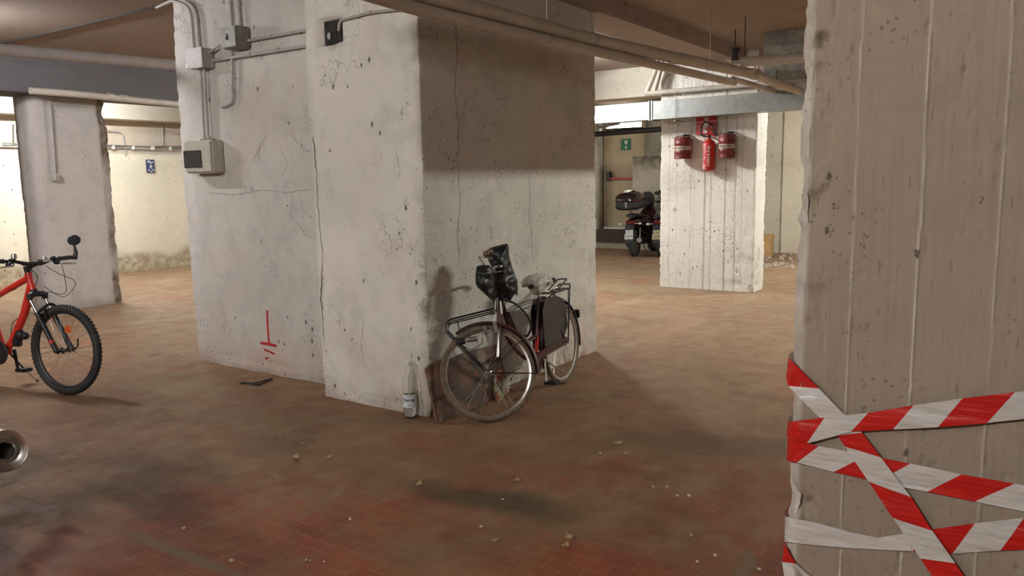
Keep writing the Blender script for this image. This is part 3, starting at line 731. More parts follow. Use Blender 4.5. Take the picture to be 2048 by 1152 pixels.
o = conduit('broken conduit hanging below the dark grey box and bending left', [q[0], q[1], q[2], q[3]], .010, rb=.06, clips=[(q[1], (0, 0, 1)), (q[3], (0, 1, -.2))])
t = thing('socket', 'grey socket set in the dark recess of the middle pillar', 'socket')
c = on(658, 70, 0, 4.02); box('plate', M['dark'], (3.985, 4.183-.086, 2.636-.082), (4.03, 4.183+.086, 2.636+.082), t, bev=.004)  # dark plate covering the recess floor
part('insert', M['conduit'], lambda b: b.ball(on(658, 72, 0, 3.975), .017, 10, (.5, 1, 1.5)), t)
q = [on(677, 62, 0, 3.93), on(679, 41, 0, 3.93), on(740, 25, 0, 3.93), on(838, 15, 0, 3.93), on(860, 12, 0, 3.93)]
conduit('thin conduit from the dark recess towards the long cream pipe', q, .009, clips=[(q[2], (0, 1, 0))], rb=.04)
# socket with conduit on the left rear pillar
t = thing('socket_box', 'small square socket box at the end of a long conduit on the left rear pillar', 'socket')
c = on(114, 355, 1, 10.46); box('body', M['cream'], (c.x-.05, 10.44, c.z-.045), (c.x+.04, 10.50, c.z+.045), t, bev=.006); box('flap', M['greytin'], (c.x-.02, 10.43, c.z-.03), (c.x+.035, 10.445, c.z+.025), t, bev=.003)
c0, c1 = on(99, 202, 1, 10.46), on(110, 348, 1, 10.46); conduit('long vertical conduit on the face of the left rear pillar', [c0, c1], .016, clips=[(c0.lerp(c1, .3), (0, 0, 1)), (c0.lerp(c1, .7), (0, 0, 1))])

# ------------------------------------------------------------ ceiling pipes and ducts
def pipe(label, pts, r, mat='pipe', joints=(), rb=.12, cat='pipe', n=16):
    o = thing('ceiling_pipe', label, cat); P = bend(pts, rb); tube('pipe', M[mat], P, r, o, n=n)
    for c, d in joints:
        c = Vector(c); d = Vector(d).normalized(); b = MB(); b.tube([c-d*.04, c+d*.04], r*1.14, n); b.out('coupling', M[mat], o)
    return o
def hangers(o, pts, r):
    for p in pts:
        p = Vector(p); tube('hanger', M['steel'], [p+Vector((0, 0, r)), (p.x, p.y, CZ+.01)], .004, o, n=6)
        b = MB(); b.tube([p+Vector((-.012, 0, 0)), p+Vector((.012, 0, 0))], r*1.08, 14); b.out('strap', M['steel'], o)
pA = [onf(560, -92, 2.66), onf(975, 24, 2.66), onf(1192, 81, 2.66), onf(1440, 134, 2.66), onf(1512, 149, 2.66)]
P_ = spline(pA, 6); o = thing('ceiling_pipe', 'long thick cream drain pipe crossing in front of the middle pillar', 'pipe'); tube('pipe', M['pipe'], P_, .052, o, n=18)
d = (pA[4]-pA[3]).normalized(); b = MB(); b.tube([pA[4]-d*.10, pA[4]+d*.03], .060, 18); b.out('coupling', M['pipe'], o)
hangers(o, [pA[1].lerp(pA[2], .95), pA[2].lerp(pA[3], .9)], .052)
pA2 = [pA[4]+d*.0, onf(1535, 160, 2.60), onf(1600, 182, 2.52)]
pipe('cream pipe carrying on beyond the coupling towards the tape-wrapped pillar', pA2, .044, rb=.05)
pB = [onf(560, -66, 2.568), onf(828, 16, 2.568), onf(975, 52, 2.568), onf(1192, 103, 2.568), onf(1440, 159, 2.568), onf(1468, 165, 2.568)]
o = thing('ceiling_pipe', 'thinner brown pipe slung under the long cream drain pipe', 'pipe'); tube('pipe', M['pipe'], spline(pB, 6), .038, o, n=16)
hangers(o, [pB[2].lerp(pB[3], .5)], .038)
q = [onf(1466, 158, 2.60), onf(1500, 168, 2.62), onf(1560, 186, 2.62), onf(1590, 192, 2.62)]
pipe('short pipe running on behind the grey duct', q, .030, rb=.05)
q = [on(-60, 94, 1, 6.9), on(0, 99.5, 1, 6.9), on(352, 129.5, 1, 6.9), on(500, 142, 1, 6.9)]
o = pipe('pale pipe under the ceiling above the red bicycle', q, .048, 'pipe2', rb=.05)
q = [on(60, 181.5, 1, 10.1), on(150, 188, 1, 10.1), on(361, 209, 1, 10.1), on(520, 224, 1, 10.1)]
d = (q[2]-q[1]); pipe('pale pipe with couplings along the top of the left rear pillar', q, .042, joints=[(on(221, 194, 1, 10.1), d), (on(249, 197, 1, 10.1), d)], rb=.05)
XP = 10.42
pp = lambda x, y: on(x, y, 0, XP)
pipe('white pipe lying along the top of the grey duct', [pp(1291, 187), pp(1400, 178), pp(1540, 166)], .033, rb=.05)
pipe('left white pipe slanting up to the lit beam', [pp(1293, 187), pp(1311, 143), pp(1316, 120)], .032, rb=.02)
pipe('right white pipe slanting up to the lit beam', [pp(1309, 184), pp(1321, 141), pp(1325, 120)], .030, rb=.02)
q = [on(1483, 124, 0, 8.2), on(1560, 119, 0, 8.2), on(1680, 110, 0, 8.2)]
o = pipe('brown crosswise pipe hanging beside the coupling of the cream pipe', q, .050, rb=.05)
p0 = on(1489, 75, 0, 8.2); tube('hanger', M['dark'], [(p0.x, on(1489, 120, 0, 8.2).y, CZ), on(1489, 124, 0, 8.2)], .005, o, n=6)
pipe('small curled white pipe end above the cream drain pipe', [on(1425, 124, 0, 8.3), on(1462, 133, 0, 8.3), on(1463, 121, 0, 8.3), on(1452, 118, 0, 8.3)], .012, rb=.05)
pipe('thin white pipe rising from the coupling', [on(1475, 136, 0, 8.3), on(1508, 145, 0, 8.3), on(1512, 128, 0, 8.3)], .010, rb=.04)
t = thing('pipe_bracket', 'dark iron bracket bolted to the end of the brown ceiling beam', 'bracket')
c = on(1470, 104, 0, 8.9); b = MB(); b.box((c.x-.02, c.y-.03, c.z-.09), (c.x+.02, c.y+.03, c.z+.05)); b.out('plate', M['dark'], t); tube('bolt', M['dark'], [c+Vector((-.05, 0, -.03)), c+Vector((.05, -.03, .03))], .018, t)
tube('rod', M['dark'], [c, (c.x, c.y, CZ)], .006, t)
# boxy vent piece right of the coupling
t = thing('vent_box', 'grey sheet metal vent box behind the brown crosswise pipe', 'duct')
c0 = on(1527, 130, 0, 9.3); c1 = on(1552, 158, 0, 9.3); box('body', M['greytin'], (9.3, c1.y-.5, c1.z-.02), (9.7, c0.y, CZ), t, bev=.01)
b = MB(); vv = [on(1529, 153, 0, 9.29), on(1552, 139, 0, 9.29), on(1552, 158, 0, 9.29)]; b.add([*vv, *[v+Vector((.02, 0, 0)) for v in vv]], [(0, 1, 2), (3, 5, 4), (0, 3, 4, 1), (1, 4, 5, 2), (2, 5, 3, 0)]); b.out('flap', M['galv'], t, smooth=0)
# ducts
def duct(label, ya, yb, za, zb):
    t = thing('ventilation_duct', label, 'duct'); hgt = .243
    b = MB(); vs = []
    for y, z in ((ya, za), (yb, zb)):
        vs += [(10.16, y, z), (10.40, y, z), (10.40, y, z+hgt), (10.16, y, z+hgt)]
    b.add(vs, [(0, 1, 2, 3), (4, 7, 6, 5), (0, 4, 5, 1), (1, 5, 6, 2), (2, 6, 7, 3), (3, 7, 4, 0)]); b.out('panel', M['galv'], t, smooth=0)
    for y, z in ((ya, za), (yb, zb)):
        y += .012 if y == yb else -.012
        b = MB()
        for lo, hi in (((10.148, y-.01, z-.012), (10.162, y+.01, z+hgt+.012)), ((10.398, y-.01, z-.012), (10.412, y+.01, z+hgt+.012)), ((10.15, y-.01, z-.012), (10.41, y+.01, z+.002)), ((10.15, y-.01, z+hgt-.002), (10.41, y+.01, z+hgt+.012))): b.box(lo, hi)
        b.out('flange', M['galv'], t, smooth=0)
    return t
t1 = duct('brightly lit galvanised duct section beside the middle pillar', 7.4, 4.575, 2.335, 2.362)
t2 = duct('grey galvanised duct section over the fire extinguisher', 4.56, 1.4, 2.362, 2.398)
for tt, ys in ((t1, (6.9,)), (t2, (4.2, 2.2))):
    for y in ys:
        for x in (10.14, 10.43): tube('hanger', M['steel'], [(x, y, 2.35), (x, y, CZ)], .005, tt, n=6)
        box('hanger', M['steel'], (10.13, y-.012, 2.322), (10.44, y+.012, 2.332), tt)
box('gasket', M['dark'], (10.17, 4.56, 2.37), (10.39, 4.575, 2.60), t2)
q = [on(1100, 275.5, 0, 12.5), on(1192, 268.5, 0, 12.5), on(1322, 258.5, 0, 12.5), on(1400, 252.5, 0, 12.5)]
o = thing('ceiling_pipe', 'black pipe crossing high in front of the fire door', 'pipe'); tube('pipe', M['black'], q, .046, o, n=14)
for k in (.2, .8):
    p = q[1].lerp(q[2], k) if k > .5 else q[0]; tube('hanger', M['dark'], [p, (p.x, p.y, CZ)], .004, o, n=6)

# ------------------------------------------------------------ far end: fire door, steps, low wall
XD = 16.28
dd = thing('door_1', 'beige fire door with a red panic bar and green exit sign at the far end', 'door', kind='structure')
dy1, dy0 = on(1213, 300, 0, XD).y, on(1288, 300, 0, XD).y; dz0, dz1 = on(1213, 453, 0, XD).z, on(1250, 259, 0, XD).z
box('leaf', M['door'], (16.22, dy0+.03, dz0), (16.27, dy1-.03, dz1), dd, bev=.004)
for a_, b_ in ((dy0-.03, dy0+.03), (dy1-.03, dy1+.03)): box('frame', M['door'], (16.20, a_, dz0), (16.30, b_, dz1+.22), dd, bev=.004)
box('frame', M['dark'], (16.20, dy0, dz1), (16.30, dy1, dz1+.035), dd)
box('transom', glow('bright_transom', (1.0, .97, .80), 1.6), (16.26, dy0+.03, dz1+.035), (16.28, dy1-.03, dz1+.24), dd)
for k in range(6): box('lattice_bar', M['greytin'], (16.245, dy0+.04+k*.045, dz1+.04), (16.255, dy0+.043+k*.045, dz1+.24), dd)
for k in range(4): box('lattice_bar', M['greytin'], (16.245, dy0+.03, dz1+.07+k*.045), (16.255, dy0+.27, dz1+.073+k*.045), dd)
pbz = on(1240, 357, 0, 16.2).z; ph = box('panic_bar', M['redp'], (16.12, dy0+.15, pbz-.02), (16.16, dy1-.12, pbz+.02), dd, bev=.006)
box('bar_housing', M['black'], (16.12, dy1-.16, pbz-.05), (16.225, dy1-.07, pbz+.16), dd, bev=.01); box('bar_housing', M['black'], (16.12, dy0+.08, pbz-.05), (16.225, dy0+.15, pbz+.05), dd, bev=.01)
box('threshold', M['white'], (16.10, dy0, dz0-.04), (16.28, dy1, dz0), dd, bev=.004)
sg = thing('exit_sign', 'green exit sign with a white door and arrow on the fire door', 'sign')
cx_ = on(1252, 289, 0, 16.2); box('plate', M['green'], (16.205, cx_.y-.11, cx_.z-.125), (16.218, cx_.y+.12, cx_.z+.125), sg)
F4 = lambda x, y, z: frame4((x, y, z), (0, -1, 0), (0, 0, 1))
part('door_symbol', M['white'], lambda b: b.prism([(-.035, .01), (.035, .01), (.035, .09), (-.035, .09)], 0, .002, F4(16.203, cx_.y, cx_.z)), sg, smooth=0)
part('arrow', M['white'], lambda b: b.prism([(-.012, -.02), (-.012, -.06), (-.04, -.06), (0, -.105), (.04, -.06), (.012, -.06), (.012, -.02)], 0, .002, F4(16.203, cx_.y, cx_.z)), sg, smooth=0)
stp = box('trim_1', plain('dark_step_riser', (.075, .05, .035), .8, var=.2), (15.95, 6.9, 0), (16.3, 9.6, dz0-.04), smooth=0); tag(stp, 'dark brown step under the fire door', 'step', kind='structure')
stp = box('trim_2', M['backr'], (15.6, 6.4, 0), (15.95, 9.8, .10), bev=.01); tag(stp, 'worn pale kerb in front of the dark step', 'step', kind='structure')
o = patch('wall_low', (15.6, on(1265, 400, 0, 15.6).y, 0), (0, -1, 0), (0, 0, 1), 2.2, on(1290, 312, 0, 15.6).z, .03, lambda P, a, b: ((fbm(P, 4, 5, 4)-.5)*.03, np.clip((P[:, 2]-1.78+.3*(fbm(P, 4, 8, 4)-.5))*6, 0, .9)), M['backr'])
tag(o, 'low flaking wall in front of the fire door beside the scooters', 'wall', kind='structure')
ly = on(1265, 400, 0, 15.6).y; o = box('wall_low_core', M['backr'], (15.62, ly-2.2, 0), (15.85, ly-.005, on(1290, 312, 0, 15.6).z-.01), smooth=0); o['kind'] = 'structure'; tag(o, 'thickness of the low flaking wall', 'wall', kind='structure')
o = box('trim_3', M['backr'], (16.0, dy1+.05, 0), (16.3, dy1+1.4, CZ), bev=.02); tag(o, 'rough grey pier left of the fire door', 'pier', kind='structure')
o = box('trim_4', M['backl'], (16.0, 2.6, 0), (16.3, 4.36, CZ), bev=.01); tag(o, 'pale pier at the end of the right passage', 'pier', kind='structure')
o = box('trim_5', M['beamw'], (16.05, 4.3, 0), (16.32, 6.2, CZ), smooth=0); tag(o, 'cream wall panel at the end of the right passage', 'wall', kind='structure')
t = thing('wall_lamp', 'grey slim lamp housing high on the wall beside the bright transom', 'lamp')
c0, c1 = on(1199, 254, 0, 15.95), on(1240, 246, 0, 15.95); tube('housing', M['greytin'], [c0, c1], .035, t, n=8); box('bracket', M['greytin'], (15.93, c0.y-.2, c0.z-.02), (16.02, c0.y-.1, c0.z+.02), t)
# cardboard box and litter at the end of the right passage
bx = thing('cardboard_box', 'open brown cardboard box beyond the white board-marked pillar', 'box', tuple(onf(1531, 512)), (0, 0, R(12)))
for nm, lo, hi in (('side', (-.16, -.14, 0), (-.15, .16, .42)), ('side', (.15, -.14, 0), (.16, .16, .42)), ('side', (-.16, .15, 0), (.16, .16, .42)), ('side', (-.16, -.14, 0), (.16, -.13, .34)), ('bottom', (-.16, -.14, 0), (.16, .16, .01))): box(nm, M['card'], lo, hi, bx)
b = MB(); b.box((-.155, -.005, -.005), (.155, .005, .18), Matrix.Translation((0, -.14, .34)) @ Matrix.Rotation(R(38), 4, 'X')); b.out('flap', M['card'], bx)
b = MB(); rnd = random.Random(4)
for k in range(60):
    p = onf(rnd.uniform(1524, 1588), rnd.gauss(531, 2.2) if k < 42 else rnd.uniform(505, 530)); s_ = rnd.uniform(.01, .035)
    b.box((-s_, -s_*.8, 0), (s_, s_*.8, s_*1.0), Matrix.Translation(p) @ Matrix.Rotation(rnd.uniform(0, 3), 4, 'Z'))
o = b.out('rubble', M['debris'], smooth=0); tag(o, 'line of fallen plaster rubble across the right passage', 'rubble', kind='stuff')

# ------------------------------------------------------------ blue sign and cables on the left rear wall
t = thing('blue_sign', 'small dark blue sign with a white arrow on the left rear wall', 'sign')
p0, p1 = on(293, 319, 1, 13.93), on(310, 345, 1, 13.93); cxm, czm = (p0.x+p1.x)/2, (p0.z+p1.z)/2; hw, hh = (p1.x-p0.x)/2, (p0.z-p1.z)/2
box('plate', M['blue'], (p0.x, 13.93, p1.z), (p1.x, 13.962, p0.z), t)
G4 = frame4((cxm, 13.928, czm), (1, 0, 0), (0, 0, 1))
part('arrow', M['white'], lambda b: b.prism([(-.008, .05), (.008, .05), (.008, .0), (.04, .0), (.0, -.04), (-.04, .0), (-.008, .0)], 0, .002, G4), t, smooth=0)
for x0, x1, y0, y1 in ((-.062, -.005, .075, .10), (0, .06, .06, .078), (-.062, -.005, .062, .072), (-.05, .05, -.058, -.052), (-.066, -.03, -.088, -.070), (.03, .066, -.088, -.070), (-.018, .018, -.112, -.092)):
    part('print', M['white'], lambda b: b.prism([(x0, y0), (x1, y0), (x1, y1), (x0, y1)], 0, .002, G4), t, smooth=0)
o = thing('cable_tray', 'bundle of grey cables with white clips along the left rear wall', 'cables')
rnd = random.Random(5)
za = on(221, 294.5, 1, 13.9).z
for k in range(3): tube('cable', M['greytin' if k else 'conduit'], spline([(x, 13.94-.012*k, za+.022*k-.01+rnd.uniform(-.012, .012)-.0*x) for x in np.arange(3.0, 13, .5)], 3), .013, o, n=6)
for x in np.arange(5.2, 10, .37): box('clip', M['white'], (x, 13.90, za-.03), (x+.035+.03*rnd.random(), 13.96, za+.035), o)
conduit('thin pipe looping down above the cable bundle on the left rear wall', [on(205, 262, 1, 13.96), on(246, 264, 1, 13.96), on(251, 310, 1, 13.96)], .014, rb=.12)
for px_ in (325, 29): conduit('straight drop pipe on the left rear wall '+('by the fuse box' if px_ > 100 else 'at the frame edge'), [on(px_, 248, 1, 13.96), on(px_+.5, 296, 1, 13.96)], .014)

# ------------------------------------------------------------ fire fighting things on the white pillar
XE = 10.545
t = thing('fire_sign', 'red square sign with a white extinguisher symbol above the fire extinguisher', 'sign')
p0, p1 = on(1393, 234, 0, XE-.02), on(1433, 268, 0, XE-.02); cy_, cz_ = (p0.y+p1.y)/2, (p0.z+p1.z)/2
box('plate', M['redp'], (XE-.03, p1.y, p1.z), (XE-.018, p0.y, p0.z), t)
part('symbol', M['white'], lambda b: b.prism([(-.04, -.10), (.03, -.10), (.03, .03), (.012, .055), (.012, .08), (.045, .09), (.045, .10), (-.03, .10), (-.03, .085), (-.012, .08), (-.012, .055), (-.04, .03)], 0, .002, F4(XE-.032, cy_, cz_)), t, smooth=0)
def loft(b, secs, n=16, M4=None, ex=2.0):
    """secs: (x, y, z, half width y, half height z[, exponent]) rings along x"""
    vs = []; fs = []
    for sc_ in secs:
        x, y, z, hw_, hh_ = sc_[:5]; e_ = sc_[5] if len(sc_) > 5 else ex
        for j in range(n):
            a = 2*math.pi*j/n; c_, s_ = math.cos(a), math.sin(a)
            v = Vector((x, y+math.copysign(abs(c_)**(2/e_), c_)*hw_, z+math.copysign(abs(s_)**(2/e_), s_)*hh_)); vs.append(M4 @ v if M4 else v)
    m = len(secs)
    for i in range(m-1):
        for j in range(n): fs.append((i*n+j, i*n+(j+1) % n, (i+1)*n+(j+1) % n, (i+1)*n+j))
    fs += [tuple(range(n))[::-1], tuple(range((m-1)*n, m*n))]; b.add(vs, fs)
ex_ = thing('fire_extinguisher', 'red fire extinguisher hanging on the white pillar between two drums', 'extinguisher')
c = on(1418, 312, 0, XE-.10); X0 = XE-.105
zb, zt = on(1418, 343, 0, X0).z, on(1418, 279, 0, X0).z; r_ = .082
body = part('cylinder', M['redp'], lambda b: b.lathe([(0, zb), (r_*.6, zb+.005), (r_*.92, zb+.025), (r_, zb+.06), (r_, zt-.07), (r_*.93, zt-.035), (r_*.6, zt-.008), (.03, zt), (.022, zt+.03), (0, zt+.03)], 24, Matrix.Translation((X0, c.y, 0))), ex_)
FE = frame4((X0, c.y, 0), (0, -1, 0), (0, 0, 1))
# white lettering wrapped on the cylinder
def wrap_text(s, size, zc, ang, rad, parent, rot=True, mat=None, sx=1):
    cu = bpy.data.curves.new('lettering', 'FONT'); cu.body = s; cu.size = size; cu.align_x = 'CENTER'; cu.align_y = 'CENTER'; cu.extrude = .0006; cu.resolution_u = 3; cu.offset = size*.012
    t_ = bpy.data.objects.new('tmp', cu); C.objects.link(t_); me = bpy.data.meshes.new_from_object(t_.evaluated_get(bpy.context.evaluated_depsgraph_get())); bpy.data.objects.remove(t_)
    me.materials.clear(); me.materials.append(mat or M['white'])
    for v in me.vertices:
        x, y = (v.co.x, v.co.y) if not rot else (-v.co.y, v.co.x)
        x *= sx; th = ang+x/rad; rr = rad+.0012+v.co.z; v.co = Vector((X0+rr*math.sin(-math.pi/2+0)*math.cos(th), c.y-rr*math.sin(th), zc+y))
    o = bpy.data.objects.new('lettering', me); C.objects.link(o); o.parent = parent; return o
wrap_text('ESTINTORE', .068, (zb+zt)/2-.01, -.45, r_, ex_); wrap_text('CARICA 6 kg', .048, (zb+zt)/2-.01, .28, r_, ex_)
part('valve', M['black'], lambda b: (b.box((X0-.02, c.y-.022, zt+.02), (X0+.02, c.y+.022, zt+.06), bev=.004)), ex_)
part('handle', M['redp'], lambda b: (b.tube([(X0-.01, c.y+.05, zt+.16), (X0-.01, c.y+.0, zt+.08), (X0, c.y-.07, zt+.055)], .009, 8), b.tube([(X0-.01, c.y+.03, zt+.075), (X0, c.y-.02, zt+.06), (X0, c.y-.10, zt+.03)], .008, 8)), ex_)
hz = spline([(X0-.01, c.y-.01, zt+.03), (X0-.03, c.y+.09, zt+.06), (X0-.03, c.y+.105, zt+.16), (X0-.02, c.y+.05, zt+.235), (X0, c.y-.035, zt+.19), (X0+.01, c.y-.075, zt+.11), (X0+.01, c.y-.02, zt+.07)], 8)
part('hose', M['black'], lambda b: b.tube(hz, .010, 8), ex_)
part('gauge', M['chrome'], lambda b: b.ball((X0-.03, c.y+.015, zt+.05), .014, 10), ex_)
part('hook', M['steel'], lambda b: b.tube([(XE+.02, c.y, zt+.03), (X0, c.y, zt+.03)], .012, 6), ex_)
part('nozzle', M['black'], lambda b: b.tube([(X0+.01, c.y-.07, zt+.10), (X0+.02, c.y-.10, zt+.04)], [.010, .016], 8), ex_)
def drum(label, px0, py0, px1, py1, open_side):
    t = thing('fire_bucket', label, 'bucket'); xf = XE-.21
    p0, p1 = on(px0, py0, 0, xf), on(px1, py1, 0, xf); r = (p0.y-p1.y)/2; cy = (p0.y+p1.y)/2; z0, z1 = on(px0, py1, 0, xf).z, p0.z
    T = Matrix.Translation((xf+r*.75, cy, 0)); h = z1-z0
    prof = [(0, z0+.01), (r*.96, z0+.01), (r, z0), (r*1.02, z0+.008), (r*.985, z0+.02), (r*.985, z0+h*.28), (r*1.02, z0+h*.30), (r*.985, z0+h*.32), (r*.985, z0+h*.68), (r*1.02, z0+h*.70), (r*.985, z0+h*.72), (r*.985, z1-.02), (r*1.02, z1-.008), (r, z1), (r*.95, z1-.003), (r*.95, z1-.05), (0, z1-.05)]
    part('drum', M['redtin'], lambda b: b.lathe(prof, 28, T), t)
    zc = z0+h*.49
    bnd = part('label_band', plain('cream_band', (.50, .44, .34), .6, var=.15), lambda b: b.lathe([(r*.987, zc-.028), (r*.994, zc-.028), (r*.994, zc+.028), (r*.987, zc+.028)], 28, T, True), t)
    cu = bpy.data.curves.new('lettering', 'FONT'); cu.body = 'ANTINCENDIO'; cu.size = .038; cu.align_x = 'CENTER'; cu.align_y = 'CENTER'; cu.extrude = .0005
    tt = bpy.data.objects.new('tmp', cu); C.objects.link(tt); me = bpy.data.meshes.new_from_object(tt.evaluated_get(bpy.context.evaluated_depsgraph_get())); bpy.data.objects.remove(tt); me.materials.clear(); me.materials.append(M['dark'])
    for v in me.vertices:
        th = v.co.x/r-.3; rr = r*.995+.001+v.co.z; v.co = Vector((xf+r*.75-rr*math.cos(th), cy-rr*math.sin(th), zc+v.co.y))
    lo = bpy.data.objects.new('lettering', me); C.objects.link(lo); lo.parent = bnd
    part('bail', M['black'], lambda b: b.tube(arc((xf+r*.75, cy, z1-.01), (0, 1, 0), (-.3, 0, .25), r*.95, 0, math.pi, 10), .006, 6), t)
    part('bracket', M['steel'], lambda b: b.box((xf+r*1.6, cy-.02, z1-.05), (XE+.015, cy+.02, z1-.02)), t)
    part('hook', M['black'], lambda b: b.tube([(xf+r*.9, cy-.01, z1-.02), (xf+r*.9, cy-.01, z1+.03), (XE, cy-.05, z1+.03)], .012, 6), t)
    return t
drum('faded red fire drum left of the fire extinguisher', 1345, 275, 1376, 318, 1)
drum('faded red fire drum right of the fire extinguisher', 1434, 269, 1465, 316, 0)

# ------------------------------------------------------------ barrier tape on the near pillar
def tape(label, st, off, sub=10, seed=0):
    st = list(st)
    while st[-1][0][0] < 3300 and st[-1][0][1] < 1900 and len(st) < 18 and len(st[0]) == 3 and seed < 5:
        (A1, B1, u1), (A0, B0, u0) = st[-1], st[-2]; st.append(((2*A1[0]-A0[0], 2*A1[1]-A0[1]), (2*B1[0]-B0[0], 2*B1[1]-B0[1]), 2*u1-u0))
        if on(1540+st[-1][0][0]/2.441, 680+st[-1][0][1]/2.441, 0, 2.0).y < -.33: break
    def P(c, o_): 
        px, py = 1540+c[0]/2.441, 680+c[1]/2.441; x = 2.0
        for _ in range(4):
            p = on(px, py, 0, x-o_); x = 2.0+max(0, p.y-.490)*1.1
        return p
    rows = []
    for i in range(len(st)-1):
        for k in range(sub+(i == len(st)-2)):
            t_ = k/sub; a0, b0, u0 = st[i]; a1, b1, u1 = st[i+1]
            A = P((a0[0]+(a1[0]-a0[0])*t_, a0[1]+(a1[1]-a0[1])*t_), off); B = P((b0[0]+(b1[0]-b0[0])*t_, b0[1]+(b1[1]-b0[1])*t_), off)
            rows.append((A, B, u0+(u1-u0)*t_))
    W_ = 8; vs = []; us = []
    if rows[0][0].y > .47:      # wraps round the left corner
        A, B, u = rows[0]; w0 = Vector((.12, 0.012, 0)); w1 = Vector((.03, .010, 0)); rows = [(A+w0, B+w0, u-.5), (A+w1, B+w1, u-.12)]+rows
    for i, (A, B, u) in enumerate(rows):
        for j in range(W_+1):
            s_ = j/W_; p = A.lerp(B, s_)
            arr = np.array([[p.x*1.0+seed, p.y*.35, p.z]]) ; rp = (float(fbm(arr, 26, 5, 2)[0])-.5)*.008
            vs.append((p.x+rp*(1 if i > 1 else 0)-.0, p.y, p.z)); us.append(u)
    n = W_+1; fs = [(i*n+j, (i+1)*n+j, (i+1)*n+j+1, i*n+j+1) for i in range(len(rows)-1) for j in range(W_)]
    me = bpy.data.meshes.new('barrier_tape'); me.from_pydata(vs, [], fs); me.materials.append(M['tape'])
    ul = me.uv_layers.new(name='UVMap')
    for l in me.loops: ul.data[l.index].uv = (us[l.vertex_index]+10, 0)
    me.polygons.foreach_set('use_smooth', [True]*len(me.polygons))
    o = bpy.data.objects.new('barrier_tape', me); C.objects.link(o); return tag(o, label, 'tape', 'strips of barrier tape on the near pillar')
tape('lowest red and white tape strip rising to the right on the grey pillar', [((75, 862), (72, 985), -.45), ((230, 893), (230, 1003), -.3), ((390, 938), (400, 1018), -.15), ((508, 962), (520, 1024), -.02), ((525, 966), (528, 1024), -.01), ((690, 938), (690, 1030), -.01), ((705, 936), (692, 1030), .98), ((1000, 895), (890, 1045), 1.49), ((1240, 870), (1125, 1028), 2.0), ((1480, 850), (1350, 1020), 2.49), ((1700, 830), (1580, 1000), 3)], .007, seed=1)
tape('middle red and white tape strip sloping down to the right on the grey pillar', [((88, 470), (82, 590), -.93), ((238, 518), (130, 598), -.51), ((480, 562), (310, 645), 0), ((685, 603), (520, 693), .49), ((935, 655), (768, 742), 1), ((1195, 700), (1000, 790), 1.49), ((1430, 745), (1240, 838), 2), ((1660, 790), (1480, 885), 2.49)], .010, seed=2)
tape('steep diagonal red and white tape strip crossing the others on the grey pillar', [((92, 88), (80, 190), -.93), ((240, 236), (90, 226), -.51), ((450, 452), (330, 466), 0), ((542, 573), (365, 521), .49), ((690, 768), (480, 693), 1), ((793, 932), (600, 870), 1.49), ((905, 1090), (735, 1066), 2), ((1010, 1240), (830, 1215), 2.49)], .0135, seed=3)
tape('uppermost red and white tape strip rising to the right on the grey pillar', [((92, 400), (84, 480), -.88), ((265, 380), (180, 505), -.51), ((480, 355), (395, 448), 0), ((700, 320), (600, 437), .49), ((940, 285), (820, 425), 1), ((1195, 255), (1060, 405), 1.49), ((1440, 225), (1310, 378), 2), ((1680, 190), (1560, 350), 2.49)], .018, seed=4)
tape('short lowest end of red and white tape at the left corner of the grey pillar', [((73, 1005), (66, 1030), .2), ((128, 1093), (58, 1083), .49), ((215, 1170), (72, 1180), .95)], .009, seed=5)

# ------------------------------------------------------------ bicycles
RX = Matrix.Rotation(R(90), 4, 'X')
def wheel(parent, cx, cz, Rw, tr, tyre_m, rim_m, spoke_m, X=None, nsp=32, hub_w=.05, rim_h=.014, hub_m=None, deep=0, knobs=0, spin=0.):
    """wheel = rim with tyre, spokes and hub; axle along local y"""
    T = Matrix.Translation((cx, 0, cz)) @ RX
    if X is not None: T = X @ T
    rr = Rw-tr*2+.004
    rim = part('wheel', rim_m, lambda b: b.lathe([(rr+.004, -tr*.62), (rr-.004, -tr*.55), (rr-rim_h-deep, -tr*.28), (rr-rim_h-deep, tr*.28), (rr-.004, tr*.55), (rr+.004, tr*.62)], 64, T, True), parent)
    part('tyre', tyre_m, lambda b: b.lathe([(Rw-tr+tr*math.cos(a), tr*math.sin(a)) for a in [2*math.pi*k/12 for k in range(12)]], 72, T, True), rim)
    if knobs:
        def kn(b):
            for k in range(knobs):
                for row, dz in ((0, -.55), (1, .0), (2, .55)):
                    a = 2*math.pi*(k+.5*(row % 2))/knobs; rad = Rw-tr+tr*math.cos(math.asin(dz)) if dz else Rw
                    b.box((-.005, -.006, -.003), (.005, .006, .0022), T @ Matrix.Rotation(a, 4, 'Z') @ Matrix.Translation((rad, 0, dz*tr)) @ Matrix.Rotation(R(90), 4, 'Y') @ Matrix.Rotation(-dz*1.0, 4, 'X'))
        part('tread', tyre_m, kn, rim, smooth=0, stuff=True)
    def sp(b):
        for k in range(nsp):
            a = 2*math.pi*k/nsp+spin; s_ = 1 if k % 2 else -1; lead = (1 if (k//2) % 2 else -1)*R(68)
            b.tube([T @ Vector((.021*math.cos(a+lead), .021*math.sin(a+lead), s_*hub_w*.6)), T @ Vector(((rr-rim_h)*math.cos(a), (rr-rim_h)*math.sin(a), 0))], .0011, 4, False)
    part('spokes', spoke_m, sp, rim, stuff=True)
    part('hub', hub_m or spoke_m, lambda b: b.lathe([(0, -hub_w-.012), (.006, -hub_w-.012), (.006, -hub_w), (.024, -hub_w*.66), (.024, -hub_w*.58), (.014, -hub_w*.45), (.014, hub_w*.45), (.024, hub_w*.58), (.024, hub_w*.66), (.006, hub_w), (.006, hub_w+.012), (0, hub_w+.012)], 14, T), rim)
    return rim
